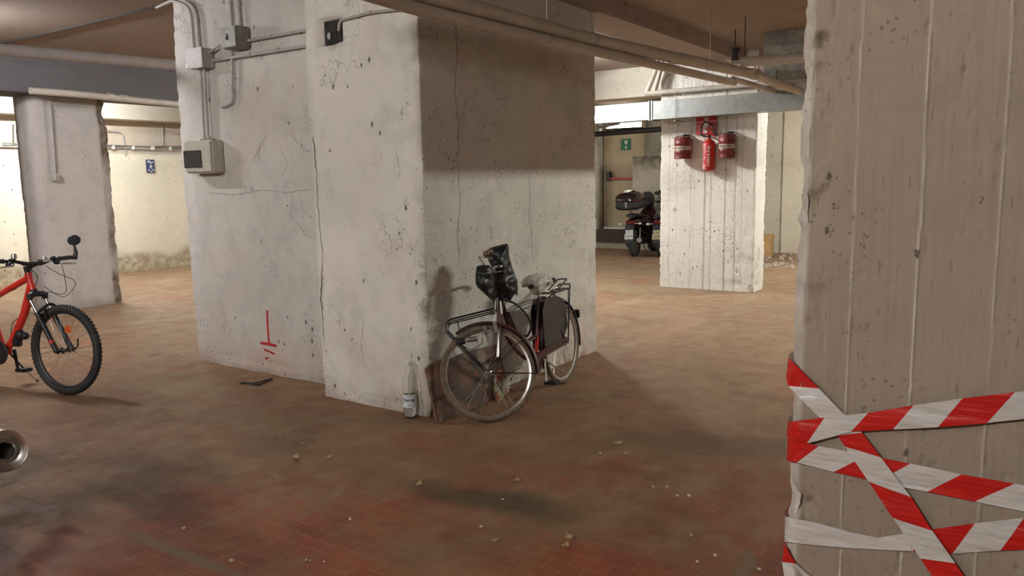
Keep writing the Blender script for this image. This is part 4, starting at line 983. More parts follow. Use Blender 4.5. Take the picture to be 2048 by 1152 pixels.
def mudguard(parent, name, mat, cx, cz, rad, a0, a1, wd, X=None):
    def f(b):
        n = 30; prof = [(-1, -.010), (-.8, .002), (-.4, .008), (0, .010), (.4, .008), (.8, .002), (1, -.010)]; vs = []; m = len(prof)
        for i in range(n+1):
            a = a0+(a1-a0)*i/n
            for t_, dr in prof: vs.append(Vector((cx+(rad+dr)*math.cos(a), t_*wd, cz+(rad+dr)*math.sin(a))))
            for t_, dr in prof[::-1]: vs.append(Vector((cx+(rad+dr-.0025)*math.cos(a), t_*wd, cz+(rad+dr-.0025)*math.sin(a))))
        q = 2*m
        b.add([X @ v if X is not None else v for v in vs], [(i*q+j, i*q+(j+1) % q, (i+1)*q+(j+1) % q, (i+1)*q+j) for i in range(n) for j in range(q)]+[tuple(range(q))[::-1], tuple(range(n*q, n*q+q))])
    return part(name, mat, f, parent)
def XT(X, pts): return [X @ Vector(p) for p in pts]

# ---- the old city bicycle against the middle pillar
WB = 1.085; RW = .324
ob = thing('city_bicycle', 'old dusty maroon city bicycle leaning on the middle pillar with racks and bags', 'bicycle', (5.21, 3.06, 0))
ob.rotation_euler = Matrix.Rotation(R(180), 3, 'Z').to_euler()
ob.rotation_euler = (Matrix.Rotation(R(186), 3, 'Z') @ Matrix.Rotation(R(5.5), 3, 'X')).to_euler()   # upright, then leaned to its right (towards the wall)
HT, HB = Vector((.865, 0, .815)), Vector((.925, 0, .625)); sax = (HT-HB).normalized()
ST = R(-56)
XS = Matrix.Translation(HB) @ Matrix.Rotation(ST, 4, sax) @ Matrix.Translation(-HB)
fc = XS @ Vector((WB, 0, RW))
low = XS @ Vector((WB, 0, 0))
XS = Matrix.Translation((0, 0, RW-fc.z)) @ XS
wheel(ob, 0, RW, RW, .019, M['tan_tyre'], M['steel'], M['steel'], nsp=36, hub_w=.055, hub_m=M['maroon'])
wheel(ob, WB, RW, RW, .019, M['tan_tyre'], M['chrome'], M['steel'], X=XS, nsp=36, hub_w=.045, spin=.1)
mudguard(ob, 'rear_mudguard', M['maroon'], 0, RW, RW+.016, R(-25) , R(195), .026)
mudguard(ob, 'front_mudguard', M['maroon'], WB, RW, RW+.016, R(65), R(195), .026, XS)
tube('mudguard_stay', M['maroon'], XT(XS, [(WB, .04, RW), (WB+(RW+.01)*math.cos(R(195)), .028, RW+(RW+.01)*math.sin(R(195)))]), .003, ob, n=6); tube('mudguard_stay', M['maroon'], XT(XS, [(WB, -.04, RW), (WB+(RW+.01)*math.cos(R(195)), -.028, RW+(RW+.01)*math.sin(R(195)))]), .003, ob, n=6)
tube('mudguard_stay', M['maroon'], XT(XS, [(WB, .04, RW), (WB+(RW+.01)*math.cos(R(150)), .028, RW+(RW+.01)*math.sin(R(150)))]), .003, ob, n=6)
BB = Vector((.455, 0, .285)); SC = Vector((.30, 0, .70)); RA = Vector((0, 0, RW))
def frame_f(b):
    b.tube([HT+sax*.01, HB-sax*.01], .019, 12)
    b.tube([BB, SC, SC+Vector((-.012, 0, .03))], .0155, 12)
    b.tube(spline([HB+Vector((-.005, 0, .02)), (.80, 0, .48), (.62, 0, .335), BB], 6), .0155, 10)
    for s_ in (.012, -.012): b.tube(spline([HT+Vector((-.0, s_*.5, -.03)), (.79, s_, .60), (.62, s_, .45), (.39, s_, .455)], 6), .009, 8)
    for s_ in (1, -1):
        b.tube([BB+Vector((0, s_*.025, 0)), (.28, s_*.035, .30), RA+Vector((.03, s_*.058, 0)), RA+Vector((0, s_*.058, 0))], .009, 8)
        b.tube([SC+Vector((0, s_*.02, -.02)), (.20, s_*.035, .58), RA+Vector((0, s_*.058, 0))], .0075, 8)
    b.lathe([(0, -.035), (.021, -.035), (.021, .035), (0, .035)], 14, Matrix.Translation(BB) @ RX)
    b.lathe([(.019, -.005), (.023, -.005), (.023, .012), (.019, .012)], 14, frame4(HT, (0, 1, 0), Vector((0, 0, 1)).cross(sax)) if False else Matrix.Translation(HT))
part('frame', M['maroon'], frame_f, ob)
tube('seat_tube_band', M['redp'], [BB.lerp(SC, .1)+Vector((0, 0, 0)), BB.lerp(SC, .42)], .0162, ob, n=12)
def fork_f(b):
    cr = HB-sax*.03
    b.tube(XT(XS, [cr+Vector((0, -.045, -.005)), cr+Vector((0, -.03, .01)), cr+Vector((0, .03, .01)), cr+Vector((0, .045, -.005))]), .012, 8)
    for s_ in (1, -1): b.tube(XT(XS, [cr+Vector((0, s_*.042, 0)), cr+Vector((.03, s_*.046, -.11)), cr+Vector((.055, s_*.05, -.19)), Vector((WB-.035, s_*.052, RW+.06)), Vector((WB, s_*.052, RW))]), [.013, .012, .010, .008, .008], 10)
part('fork', M['maroon'], fork_f, ob)
part('fork_trim', M['chrome'], lambda b: [b.tube(XT(XS, [HB-sax*.035+Vector((.010, s_*.043, -.02)), HB-sax*.03+Vector((.038, s_*.047, -.12)), HB-sax*.03+Vector((.062, s_*.051, -.19))]), .0095, 8) for s_ in (1, -1)], ob)
stm = HT+sax*.17
part('stem', M['chrome'], lambda b: b.tube(XT(XS, [HT, HT+sax*.13, HT+sax*.165+Vector((.01, 0, 0)), HT+sax*.165+Vector((.055, 0, .0))]), .011, 10), ob)
hb = HT+sax*.165+Vector((.055, 0, 0))
bar = spline([hb+Vector((-.05, .21, .0)), hb+Vector((-.03, .20, .0)), hb+Vector((.0, .15, .015)), hb+Vector((.01, .08, .01)), hb, hb+Vector((.01, -.08, .01)), hb+Vector((0, -.15, .015)), hb+Vector((-.03, -.20, .0)), hb+Vector((-.05, -.21, .0))], 6)
part('handlebar', M['chrome'], lambda b: b.tube(XT(XS, bar), .011, 10), ob)
for s_ in (1, -1):
    part('grip', M['black'], lambda b: b.tube(XT(XS, [hb+Vector((-.055, s_*.212, .0)), hb+Vector((-.02, s_*.185, .006))]), .016, 10), ob)
    part('brake_lever', M['chrome'], lambda b: b.tube(XT(XS, bend([hb+Vector((-.0, s_*.16, .01)), hb+Vector((.02, s_*.16, -.02)), hb+Vector((-.02, s_*.20, -.03))], .02)), .0045, 6), ob)
part('brake_rod', M['steel'], lambda b: b.tube(XT(XS, [hb+Vector((.005, .03, .0)), HT+Vector((.035, .03, .02)), HB+Vector((.045, .035, -.03))]), .0035, 6), ob)
part('brake_caliper', M['chrome'], lambda b: (b.box((WB-.13, -.05, .63), (WB-.115, .05, .645), XS), b.box((WB-.135, .03, .57), (WB-.11, .052, .645), XS), b.box((WB-.135, -.052, .57), (WB-.11, -.03, .645), XS)), ob)
# front rack: platform ahead of the head tube and long stays to the axle
def frack(b):
    z = .715; x0, x1 = .93, 1.26
    for s_ in (1, -1):
        b.tube(XT(XS, bend([(x0, s_*.055, z), (x1, s_*.055, z), (x1+.02, s_*.055, z-.05), (WB+.005, s_*.056, RW+.01)], .03)), .0045, 6)
        b.tube(XT(XS, bend([(x0, s_*.025, z+.022), (x1+.005, s_*.025, z+.022), (x1+.035, s_*.04, z-.045), (WB+.02, s_*.056, RW)], .03)), .0035, 6)
        b.tube(XT(XS, [(x0, s_*.055, z), (x0-.005, s_*.02, z+.0), (x0-.01, s_*.02, z+.12)]), .004, 6)
    for x in (x0, 1.05, 1.16, x1): b.tube(XT(XS, [(x, -.055, z), (x, .055, z)]), .0035, 6)
    b.tube(XT(XS, [(1.20, 0, z-.0), (1.20, 0, RW+math.sqrt(max(.0, (RW+.02)**2-(1.20-WB)**2)))]), .004, 6)
part('front_rack', M['paintdark'], frack, ob)
# lamp bracket and dynamo on the fork
part('dynamo', M['steel'], lambda b: b.tube(XT(XS, [(WB+.02, .075, .56), (WB+.09, .075, .57)]), .018, 12), ob)
part('lamp', M['black'], lambda b: (b.tube(XT(XS, [(WB+.10, .07, .565), (WB+.15, .07, .57)]), [.02, .026], 12), b.tube(XT(XS, spline([(WB+.13, .07, .55), (WB+.08, .08, .50), (WB+.0, .07, .52), (WB-.02, .06, .56)], 5)), .0025, 5)), ob)
part('lamp_bracket', M['chrome'], lambda b: (b.box((WB-.09, .055, .57), (WB-.02, .060, .60), XS), b.box((WB-.06, .055, .52), (WB-.04, .060, .63), XS)), ob)
# saddle, post, chain case, cranks
part('seat_post', M['chrome'], lambda b: b.tube([SC, (.275, 0, .795)], .0128, 12), ob)
SAD = Vector((.275, 0, .79))
def saddle(b):
    for k in range(1):
        secs = [(-.115, 0, .045, .06, .018), (-.12, 0, .048, .09, .026), (-.07, 0, .045, .10, .03), (-.01, 0, .038, .075, .027), (.05, 0, .035, .042, .022), (.12, 0, .032, .026, .018), (.15, 0, .028, .015, .012)]
        loft(b, [(x+SAD.x, y, z+SAD.z, a_, c_) for x, y, z, a_, c_ in secs], 16)
part('saddle', M['black'], saddle, ob)
part('saddle_rails', M['steel'], lambda b: [b.tube([(SAD.x-.08, s_*.05, SAD.z+.02), (SAD.x-.03, s_*.02, SAD.z-.01), (SAD.x+.04, s_*.018, SAD.z-.005), (SAD.x+.11, s_*.01, SAD.z+.02)], .0035, 6) for s_ in (1, -1)], ob)
part('chain_case', M['maroon'], lambda b: b.prism([(.0, .045), (.44, .03), (.52, .01), (.55, -.04), (.53, -.10), (.49, -.10), (.47, -.05), (.40, -.005), (.2, .0), (0, .02)], -.062, -.045, Matrix.Translation((0, 0, RW)) @ RX @ Matrix.Identity(4)), ob)
def crank(b, s_, a):
    d = Vector((math.cos(a), 0, math.sin(a)))
    b.tube([BB+Vector((0, s_*.03, 0)), BB+Vector((0, s_*.075, 0))], .010, 8); b.tube([BB+Vector((0, s_*.075, 0)), BB+Vector((0, s_*.085, 0))+d*.165], .009, 8)
for s_, a in ((1, R(-80)), (-1, R(100))):
    part('crank', M['chrome'], lambda b: crank(b, s_, a), ob)
    c0 = BB+Vector((math.cos(a)*.165, s_*.085, math.sin(a)*.165))
    part('pedal', M['black'], lambda b: b.box((c0.x-.04, min(c0.y, c0.y+s_*.09), c0.z-.012), (c0.x+.04, max(c0.y, c0.y+s_*.09), c0.z+.012), bev=.004), ob)
# rear rack
def rrack(b):
    z = .735
    for s_ in (1, -1):
        b.tube(bend([(.24, s_*.03, .70), (.18, s_*.06, z), (-.14, s_*.065, z), (-.175, s_*.045, z+.03)], .03), .006, 6)
        b.tube([(-.10, s_*.065, z), (0, s_*.066, RW)], .0055, 6)
        b.tube([(-.13, s_*.065, z), (0, s_*.066, RW)], .0045, 6)
    for x in (.17, .07, -.04, -.14): b.tube([(x, -.062, z), (x, .062, z)], .005, 6)
    b.tube([(-.175, -.045, z+.03), (-.175, .045, z+.03)], .006, 6)
    b.tube(bend([(.05, -.04, z+.012), (-.15, -.04, z+.075), (-.15, .04, z+.075), (.05, .04, z+.012)], .02), .006, 6)
    b.tube([(.16, 0, z+.005), (-.14, 0, z+.005)], .004, 6)
part('rear_rack', M['paintdark'], rrack, ob)
part('tail_lamp', M['paintdark'], lambda b: b.box((-.375, -.025, .46), (-.34, .025, .53), bev=.008), ob)
for s_ in (1, -1):
    part('skirt_guard', M['grey_panel'], lambda b: b.prism([(.36, .30), (.30, .385), (.12, .39), (.0, .35), (-.05, .26), (-.05, .12), (.06, .03), (.14, .0), (.38, .0)], -.0015, .0015, Matrix.Translation((0, s_*.050, RW)) @ RX), ob)
part('kick_stand', M['steel'], lambda b: b.tube([(.38, .04, .27), (.20, .10, .12)], .007, 8), ob)
cb = spline([(.90, .03, .80), (.82, .10, .74), (.70, .12, .60), (.66, .06, .50), (.74, .03, .54), (.84, .03, .70)], 8)
part('cable_lock', M['black'], lambda b: b.tube(cb, .008, 8), ob)
part('frame_sticker', M['white'], lambda b: b.box((.905, .0185, .70), (.925, .0205, .79)), ob)

# ---- bags
def cam_frame(px, py, ax, v, yaw=0):
    o = on(px, py, ax, v); return frame4(o, Matrix.Rotation(yaw, 3, 'Z') @ Vector((rt.x, rt.y, 0)), (0, 0, 1)), o
def outline(c, pts, sc, cx, cy, dep): return [((x-cx)/sc*dep/1566, -(y-cy)/sc*dep/1566) for x, y in pts]
F4b, o0 = cam_frame(1000, 540, 1, 3.05, R(6)); dep = (o0-CAM).dot(fw)
kk = 6.4; pts = [(500, 170), (555, 150), (590, 140), (690, 118), (735, 112), (757, 140), (762, 260), (800, 420), (862, 590), (868, 680), (858, 800), (835, 760), (800, 800), (755, 862), (700, 812), (655, 830), (600, 800), (560, 845), (520, 835), (545, 760), (530, 560), (540, 430), (500, 340), (480, 270), (490, 210)]
bag = blob('plastic_bag', [((x-640)/kk*dep/1566, -(y-448)/kk*dep/1566) for x, y in pts], .10, F4b, M['bag'], crump=.014, seed=5, step=.010, back=.9)
tag(bag, 'tall torn black bin bag draped over the handlebar of the old bicycle', 'bag')
F4c, o1 = cam_frame(968, 566, 1, 3.05, R(0)); dep1 = (o1-CAM).dot(fw)
pts = [(345, 400), (420, 378), (505, 385), (560, 450), (575, 600), (565, 760), (540, 840), (500, 815), (420, 740), (350, 670), (325, 610), (330, 480)]
bag = blob('plastic_bag', [((x-435)/kk*dep1/1566, -(y-614)/kk*dep1/1566) for x, y in pts], .07, F4c, M['bag'], crump=.015, seed=8, step=.010)
tag(bag, 'small round black plastic bag hanging left of the tall bin bag', 'bag')
bpy.context.view_layer.update(); inv = ob.matrix_world.inverted()
q = [inv @ on(985, 517, 1, 2.96), inv @ on(976, 516, 1, 2.96), inv @ on(957.5, 514, 1, 2.94), inv @ on(969, 529, 1, 2.97)]
tube('brake_lever', M['steel'], bend(q, .008), .004, ob, n=6)
q = inv @ on(972, 508, 1, 2.99)
part('bell', M['brass'], lambda b: (b.ball(q, .022, 12), b.ball(inv @ on(980, 503, 1, 3.0), .020, 10)), ob)
F4d, o2 = cam_frame(1077, 567, 1, 3.10, 0); dep2 = (o2-CAM).dot(fw); kk2 = 4.607
pts = [(75, 170), (100, 135), (150, 105), (215, 88), (280, 95), (325, 120), (343, 160), (330, 195), (290, 200), (275, 235), (250, 270), (215, 285), (180, 282), (150, 240), (125, 210), (85, 215)]
bag = blob('saddle_cover', [((x-222)/kk2*dep2/1566*1.12, -(y-180)/kk2*dep2/1566*1.05) for x, y in pts], .12, F4d @ Matrix.Translation((.0, 0.0, .0)), M['film'], crump=.016, seed=12, step=.010, back=.9)
tag(bag, 'crumpled clear plastic bag tied over the saddle of the old bicycle', 'bag')

# ---- board leaning on the pillar behind the front wheel, and a printed bag on it
t = thing('wooden_board', 'stained red-brown board leaning on the pillar behind the front wheel', 'board')
bl, brr = onf(864, 838), onf(1019, 791); bl = Vector((bl.x, 3.27, 0)); 
u = Vector((1, .0, 0)); bx0 = on(863, 837, 1, 3.28).x+.045; bx1 = on(1019, 790, 1, 3.28).x
lean = Vector((0, .085, .42)); Mb = frame4((bx0, 3.275, 0.0), (1, 0, 0), lean)
Lb = bx1-bx0
part('panel', M['plank'], lambda b: b.prism([(0, 0), (Lb, 0), (Lb-.03, .20), (Lb-.06, .38), (Lb*.55, .40), (Lb*.28, .385), (.12, .40), (.03, .39), (-.01, .37), (-.005, .2)], -.009, .009, Mb), t)
t = thing('magazine', 'crumpled colour printed leaflet leaning at the end of the stained board', 'leaflet')
mx = on(1005, 770, 1, 3.24).x
part('sheet', M['paper'], lambda b: b.prism([(-.10, 0.0), (.05, .02), (.085, .03), (.06, .13), (.03, .135), (.05, .20), (-.03, .22), (-.10, .12)], 0, .012, frame4((mx, 3.225, .005), (1, 0, 0), (0, .05, .3)) @ Matrix.Rotation(R(8), 4, 'Z')), t)

# ---- water bottle
bp = Vector((3.895, 3.515, 0)); t = thing('water_bottle', 'clear plastic water bottle half full standing by the pillar corner', 'bottle', bp)
rb_ = .046
t.scale = (1, 1, 1.08)
prof = [(0, .012), (.020, .004), (.034, .0), (.043, .010), (rb_, .03), (rb_*.97, .055), (rb_, .07), (rb_*.985, .075), (rb_*.985, .155), (rb_, .16), (rb_*.94, .172), (rb_, .185), (rb_*.93, .21), (.042, .24), (.036, .27), (.024, .30), (.015, .325), (.013, .335), (.013, .352)]
inner = [(max(r-.0012, 0), z+(.0015 if z < .02 else 0)) for r, z in prof][::-1]
part('shell', M['pet'], lambda b: b.lathe(prof+inner, 32), t)
part('cap', M['white'], lambda b: b.lathe([(0, .362), (.0145, .362), (.0155, .358), (.0155, .340), (.0145, .338), (0, .338)], 20), t)
part('water', M['water'], lambda b: b.lathe([(0, .016), (.030, .008), (rb_-.003, .03), (rb_*.95-.0015, .055), (rb_-.003, .07), (rb_-.003, .150), (0, .150)], 28), t)
def lab(b):
    n = 26; vs = []
    for k in range(n+1):
        a = R(150)+R(170)*k/n; vs += [Vector(((rb_+.0006)*math.cos(a), (rb_+.0006)*math.sin(a), z)) for z in (.073, .155)]
    b.add(vs, [(2*k, 2*k+2, 2*k+3, 2*k+1) for k in range(n)])
lb = part('label', plain('paper_label', (.72, .76, .78), .5, var=.04), lab, t)
def bottle_text(s, size, z, ac, mat, rad=rb_+.0014):
    cu = bpy.data.curves.new('lettering', 'FONT'); cu.body = s; cu.size = size; cu.align_x = 'CENTER'; cu.align_y = 'CENTER'; cu.extrude = .0003; cu.offset = .0004
    tt = bpy.data.objects.new('tmp', cu); C.objects.link(tt); me = bpy.data.meshes.new_from_object(tt.evaluated_get(bpy.context.evaluated_depsgraph_get())); bpy.data.objects.remove(tt); me.materials.clear(); me.materials.append(mat)
    for v in me.vertices:
        th = ac+v.co.x/rad; rr = rad+v.co.z; v.co = Vector((rr*math.cos(th), rr*math.sin(th), z+v.co.y))
    o = bpy.data.objects.new('lettering', me); C.objects.link(o); o.parent = lb
navy = plain('navy_ink', (.03, .05, .12), .5)
bottle_text('Nerea', .036, .122, R(214), navy); bottle_text('acqua', .009, .092, R(218), navy)
for k, z in enumerate((.145, .083)):
    def strip(b):
        vs = []
        for q_ in range(13):
            a = R(196)+R(44 if k == 0 else 22)*q_/12; vs += [Vector(((rb_+.0014)*math.cos(a), (rb_+.0014)*math.sin(a), z+dz)) for dz in (0, .002)]
        b.add(vs, [(2*q_, 2*q_+2, 2*q_+3, 2*q_+1) for q_ in range(12)])
    part('label_line', navy, strip, lb)

# ---- red mountain bike at the left edge
MB_W = .7*1.0; RM = .352
hd = R(-75.5); fcon = onf(136, 789); WBm = 1.08
mb = thing('mountain_bicycle', 'bright red mountain bike with suspension fork and round mirror at the left edge', 'bicycle')
mb.location = (fcon.x-math.cos(hd)*WBm, fcon.y-math.sin(hd)*WBm, 0); mb.rotation_euler = (Matrix.Rotation(hd, 3, 'Z') @ Matrix.Rotation(R(-3.5), 3, 'X')).to_euler()
wheel(mb, 0, RM, RM, .029, M['rubber'], M['black'], M['steel'], nsp=32, hub_w=.06, knobs=70, hub_m=M['black'])
wheel(mb, WBm, RM, RM, .029, M['rubber'], M['black'], M['steel'], nsp=32, hub_w=.05, knobs=70, hub_m=M['black'])
mh_b = Vector((.765, 0, .815)); mh_t = Vector((.720, 0, .935)); ma = (mh_t-mh_b).normalized(); mBB = Vector((.43, 0, .30)); mSC = Vector((.27, 0, .70))
def mframe(b):
    b.tube([mh_t+ma*.005, mh_t-ma*.03, mh_b+ma*.03, mh_b-ma*.005], [.028, .025, .026, .030], 16)
    b.tube([mh_t-ma*.03, Vector((.55, 0, .83)), mSC+Vector((.0, 0, .0))], [.031, .028, .021], 12, flat=.85)
    b.tube([mh_b+ma*.035, Vector((.66, 0, .62)), Vector((.52, 0, .40)), mBB], [.034, .031, .029, .028], 12)
    b.tube([mBB, mSC+Vector((-.02, 0, .05))], .018, 12)
    for s_ in (1, -1):
        b.tube([mBB+Vector((0, s_*.03, 0)), (.25, s_*.05, .31), (0, s_*.068, RM)], .011, 8)
        b.tube([mSC+Vector((0, s_*.02, -.01)), (.18, s_*.045, .60), (0, s_*.068, RM)], .009, 8)
    b.lathe([(0, -.04), (.026, -.04), (.026, .04), (0, .04)], 14, Matrix.Translation(mBB) @ RX)
part('frame', M['mtbred'], mframe, mb)
part('frame_graphic', M['black'], lambda b: (b.tube([(.65, .005, .61), (.57, .005, .485)], [.022, .031], 12), b.tube([(.64, .006, .873), (.53, .006, .822)], [.020, .0275], 12)), mb)
part('head_badge', M['white'], lambda b: b.prism([(-.012, -.02), (.008, -.02), (.012, .02), (-.008, .02)], 0, .002, frame4(mh_t-ma*.055+Vector((.0, .027, 0)), (1, 0, 0), ma) if False else frame4(mh_t-ma*.06+Vector((.0245, .010, 0)), (-.5, 1, 0), ma)), mb)
part('seat_post', M['black'], lambda b: b.tube([mSC+Vector((-.02, 0, .04)), mSC+Vector((-.07, 0, .22))], .0145, 10), mb)
part('saddle', M['black'], lambda b: loft(b, [(x+.20, 0, z+.935, a_, c_) for x, z, a_, c_ in ((-.13, 0, .05, .014), (-.11, .004, .07, .022), (-.05, .0, .065, .024), (.02, -.004, .035, .02), (.10, -.006, .022, .016), (.14, -.01, .012, .01))], 14), mb)
# suspension fork
fo = Vector((.035, 0, 0)); cr = mh_b-ma*.035+Vector((.008, 0, 0)); ax_ = Vector((WBm, 0, RM))
top = cr+Vector((.022, 0, -.015)); leg_dir = (ax_-top)
part('fork_crown', M['black'], lambda b: (b.tube([top+Vector((0, -.066, -.01)), top+Vector((0, -.045, .012)), top+Vector((0, .045, .012)), top+Vector((0, .066, -.01))], [.024, .022, .022, .024], 10), b.tube([mh_b-ma*.005, cr], .026, 12), b.tube([top+Vector((0, .066, -.03)), top+Vector((0, .066, .02))], .022, 12), b.tube([top+Vector((0, -.066, -.03)), top+Vector((0, -.066, .02))], .022, 12)), mb)
for s_ in (1, -1):
    a0 = top+Vector((0, s_*.066, -.02)); a1 = ax_+Vector((-.02, s_*.066, .0))
    part('stanchion', M['chrome'], lambda b: b.tube([a0, a0.lerp(a1, .42)], .0145, 14), mb)
    part('fork_leg', M['black'], lambda b: b.tube([a0.lerp(a1, .27), a0.lerp(a1, .31), a0.lerp(a1, .8), a1, a1+Vector((.02, 0, -.012))], [.022, .0205, .0195, .021, .014], 14), mb)
    part('leg_stripe', M['redp'], lambda b: b.tube([a0.lerp(a1, .80)+Vector((0, s_*.003, 0)), a0.lerp(a1, .86)+Vector((0, s_*.003, 0))], .0202, 14), mb)
part('fork_brace', M['black'], lambda b: b.tube(arc(top.lerp(ax_, .33)+Vector((.0, 0, .01)), (0, 1, 0), (.055, 0, .040), .066, 0, math.pi, 10) if False else spline([top.lerp(ax_, .30)+Vector((0, .066, 0)), top.lerp(ax_, .28)+Vector((.045, .05, .03)), top.lerp(ax_, .27)+Vector((.055, 0, .05)), top.lerp(ax_, .28)+Vector((.045, -.05, .03)), top.lerp(ax_, .30)+Vector((0, -.066, 0))], 5), .012, 8), mb)
for s_ in (1, -1): part('rim_brake', M['black'], lambda b: (b.tube([top.lerp(ax_, .34)+Vector((.03, s_*.045, .06)), top.lerp(ax_, .34)+Vector((.03, s_*.040, -.03))], .010, 8)), mb)
part('axle_lever', M['black'], lambda b: (b.tube([ax_+Vector((0, -.085, 0)), ax_+Vector((0, .085, 0))], .009, 8), b.tube([ax_+Vector((0, .092, 0)), ax_+Vector((.01, .10, .02)), ax_+Vector((.02, .095, .075))], .006, 8)), mb)
# cockpit
sb = mh_t+ma*.035
part('stem', M['black'], lambda b: (b.tube([mh_t, mh_t+ma*.06], .021, 12), b.tube([sb, sb+Vector((.055, 0, .035)), sb+Vector((.085, 0, .045))], [.022, .018, .022], 12)), mb)
hc = sb+Vector((.085, 0, .048))
def hbp(k): return [hc+Vector((0, .0, 0)), hc+Vector((.0, k*.06, .0)), hc+Vector((-.01, k*.16, .025)), hc+Vector((-.035, k*.345, .035))]
part('handlebar', M['black'], lambda b: (b.tube([hbp(-1)[3], hbp(-1)[2], hbp(-1)[1], hbp(1)[1], hbp(1)[2], hbp(1)[3]], [.011, .012, .016, .016, .012, .011], 10)), mb)
for k in (1, -1):
    g0, g1 = hbp(k)[2].lerp(hbp(k)[3], .42), hbp(k)[3]
    part('grip', M['rubber'], lambda b: b.tube([g0, g0.lerp(g1, .1), g1], [.019, .0165, .0175], 12), mb)
    part('shifter', M['black'], lambda b: (b.ball(hbp(k)[2].lerp(g0, .55)+Vector((.012, 0, -.022)), .026, 10, (1.2, 1.2, .8)), b.ball(hbp(k)[2].lerp(g0, .2)+Vector((.0, 0, .012)), .019, 10, (1.2, 1.4, .8))), mb)
    c0 = hbp(k)[2].lerp(g0, .5)+Vector((.02, 0, -.02))
    part('brake_lever', M['chrome'], lambda b: b.tube(bend([c0, c0+Vector((.045, k*.02, -.012)), c0+Vector((.05, k*.15, -.02))], .02), [.007]*6+[.005], 8) if len(bend([c0, c0, c0], .02)) == 0 else b.tube([c0, c0+Vector((.045, k*.02, -.012)), c0+Vector((.05, k*.13, -.02))], [.008, .007, .005], 8), mb)
part('bell', M['chrome'], lambda b: (b.ball(hc+Vector((-.01, .10, .035)), .022, 12, (1, 1, .7)), b.box(tuple(hc+Vector((-.03, .045, .012))), tuple(hc+Vector((.03, .125, .03))), bev=.005)), mb)
part('bell', M['steel'], lambda b: b.lathe([(0, .02), (.014, .02), (.02, .0), (.02, -.02), (0, -.02)], 14, Matrix.Translation(hbp(-1)[2]+Vector((.01, -.01, .04)))), mb)
# mirror on the far grip
g = hbp(1)[3]; mm_ = [g+Vector((0, -.01, 0)), g+Vector((0, .055, -.003)), g+Vector((.005, .062, .035)), g+Vector((.004, .05, .105))]
part('mirror_arm', M['black'], lambda b: b.tube(mm_, [.016, .018, .016, .008], 10), mb)
part('mirror', M['black'], lambda b: b.lathe([(0, -.008), (.030, -.008), (.043, -.002), (.043, .004), (.038, .010), (0, .012)], 24, frame4(mm_[-1]+Vector((.0, .0, .036)), (.65, .76, .25), (-.2, -.2, 1)) @ Matrix.Diagonal((1.15, 1.0, 1, 1))), mb)
# cables
part('cable', M['black'], lambda b: (b.tube(spline([c0*0+hbp(1)[2]+Vector((.04, .05, -.02)), hc+Vector((.12, .16, -.10)), hc+Vector((.13, .15, -.24)), mh_b+Vector((.07, .06, -.02))], 8), .0026, 6), b.tube(spline([hbp(1)[1]+Vector((.02, .02, -.02)), hc+Vector((.10, .12, -.08)), hc+Vector((.14, .24, -.16)), hc+Vector((.10, .16, -.27)), mh_b+Vector((.04, .06, .02))], 8), .0026, 6), b.tube(spline([hbp(-1)[2]+Vector((.04, .02, -.02)), hc+Vector((.08, -.05, -.08)), hc+Vector((.04, -.04, -.18)), mh_b+Vector((.03, -.03, -.02))], 8), .0026, 6)), mb)
part('wheel_reflector', M['orange'], lambda b: b.box((WBm-.032, .02, RM+.13), (WBm+.032, .028, RM+.185), bev=.006), mb)
part('lock', M['black'], lambda b: (b.ball((.60, .0, .445), .042, 12, (1.0, .9, 1.1)), b.ball((.655, .0, .44), .030, 12), b.box((.53, -.025, .35), (.60, .025, .45), bev=.01), b.ball((.52, .05, .43), .022, 10)), mb)
part('cable', M['black'], lambda b: b.tube(spline([(.56, .03, .50), (.50, .08, .56), (.42, .08, .52), (.42, .06, .40), (.50, .05, .37)], 8), .003, 6), mb)
part('crank_set', M['black'], lambda b: (b.lathe([(0, -.006), (.09, -.006), (.095, 0), (.09, .006), (0, .006)], 32, Matrix.Translation((mBB.x, -.055, mBB.z)) @ RX), b.tube([mBB+Vector((0, .05, 0)), mBB+Vector((0, .075, 0)), mBB+Vector((.02, .085, -.165))], .012, 8), b.tube([mBB+Vector((0, -.065, 0)), mBB+Vector((-.02, -.085, .165))], .012, 8)), mb)
part('pedal', M['black'], lambda b: b.box((mBB.x-.03, .09, mBB.z-.185), (mBB.x+.07, .18, mBB.z-.155), bev=.006), mb); part('pedal', M['black'], lambda b: b.box((mBB.x-.07, -.18, mBB.z+.15), (mBB.x+.03, -.09, mBB.z+.18), bev=.006), mb)
ks0, ks1 = Vector((.36, .045, .285)), Vector((.42, .20, .012))
ks1 = Vector((.50, .21, .03))
part('kick_stand', M['black'], lambda b: b.tube([mBB+Vector((-.04, .03, 0)), mBB+Vector((-.02, .05, -.02)), ks0.lerp(ks1, .6)], .008, 8), mb); part('stand_foot', M['chrome'], lambda b: b.tube([ks0.lerp(ks1, .6), ks1], .006, 8), mb); part('foot_tip', M['black'], lambda b: b.ball(ks1, .011, 8), mb)

# ---- motorcycle whose silencer end shows at the left edge
mc_o = CAM+ray(9, 902)*2.75
rh = Vector((rt.x, rt.y, 0)).normalized(); fh = Vector((fw.x, fw.y, 0)).normalized()
fwd = (fh*.76-rh*.65).normalized(); yawm = math.atan2(fwd.y, fwd.x)
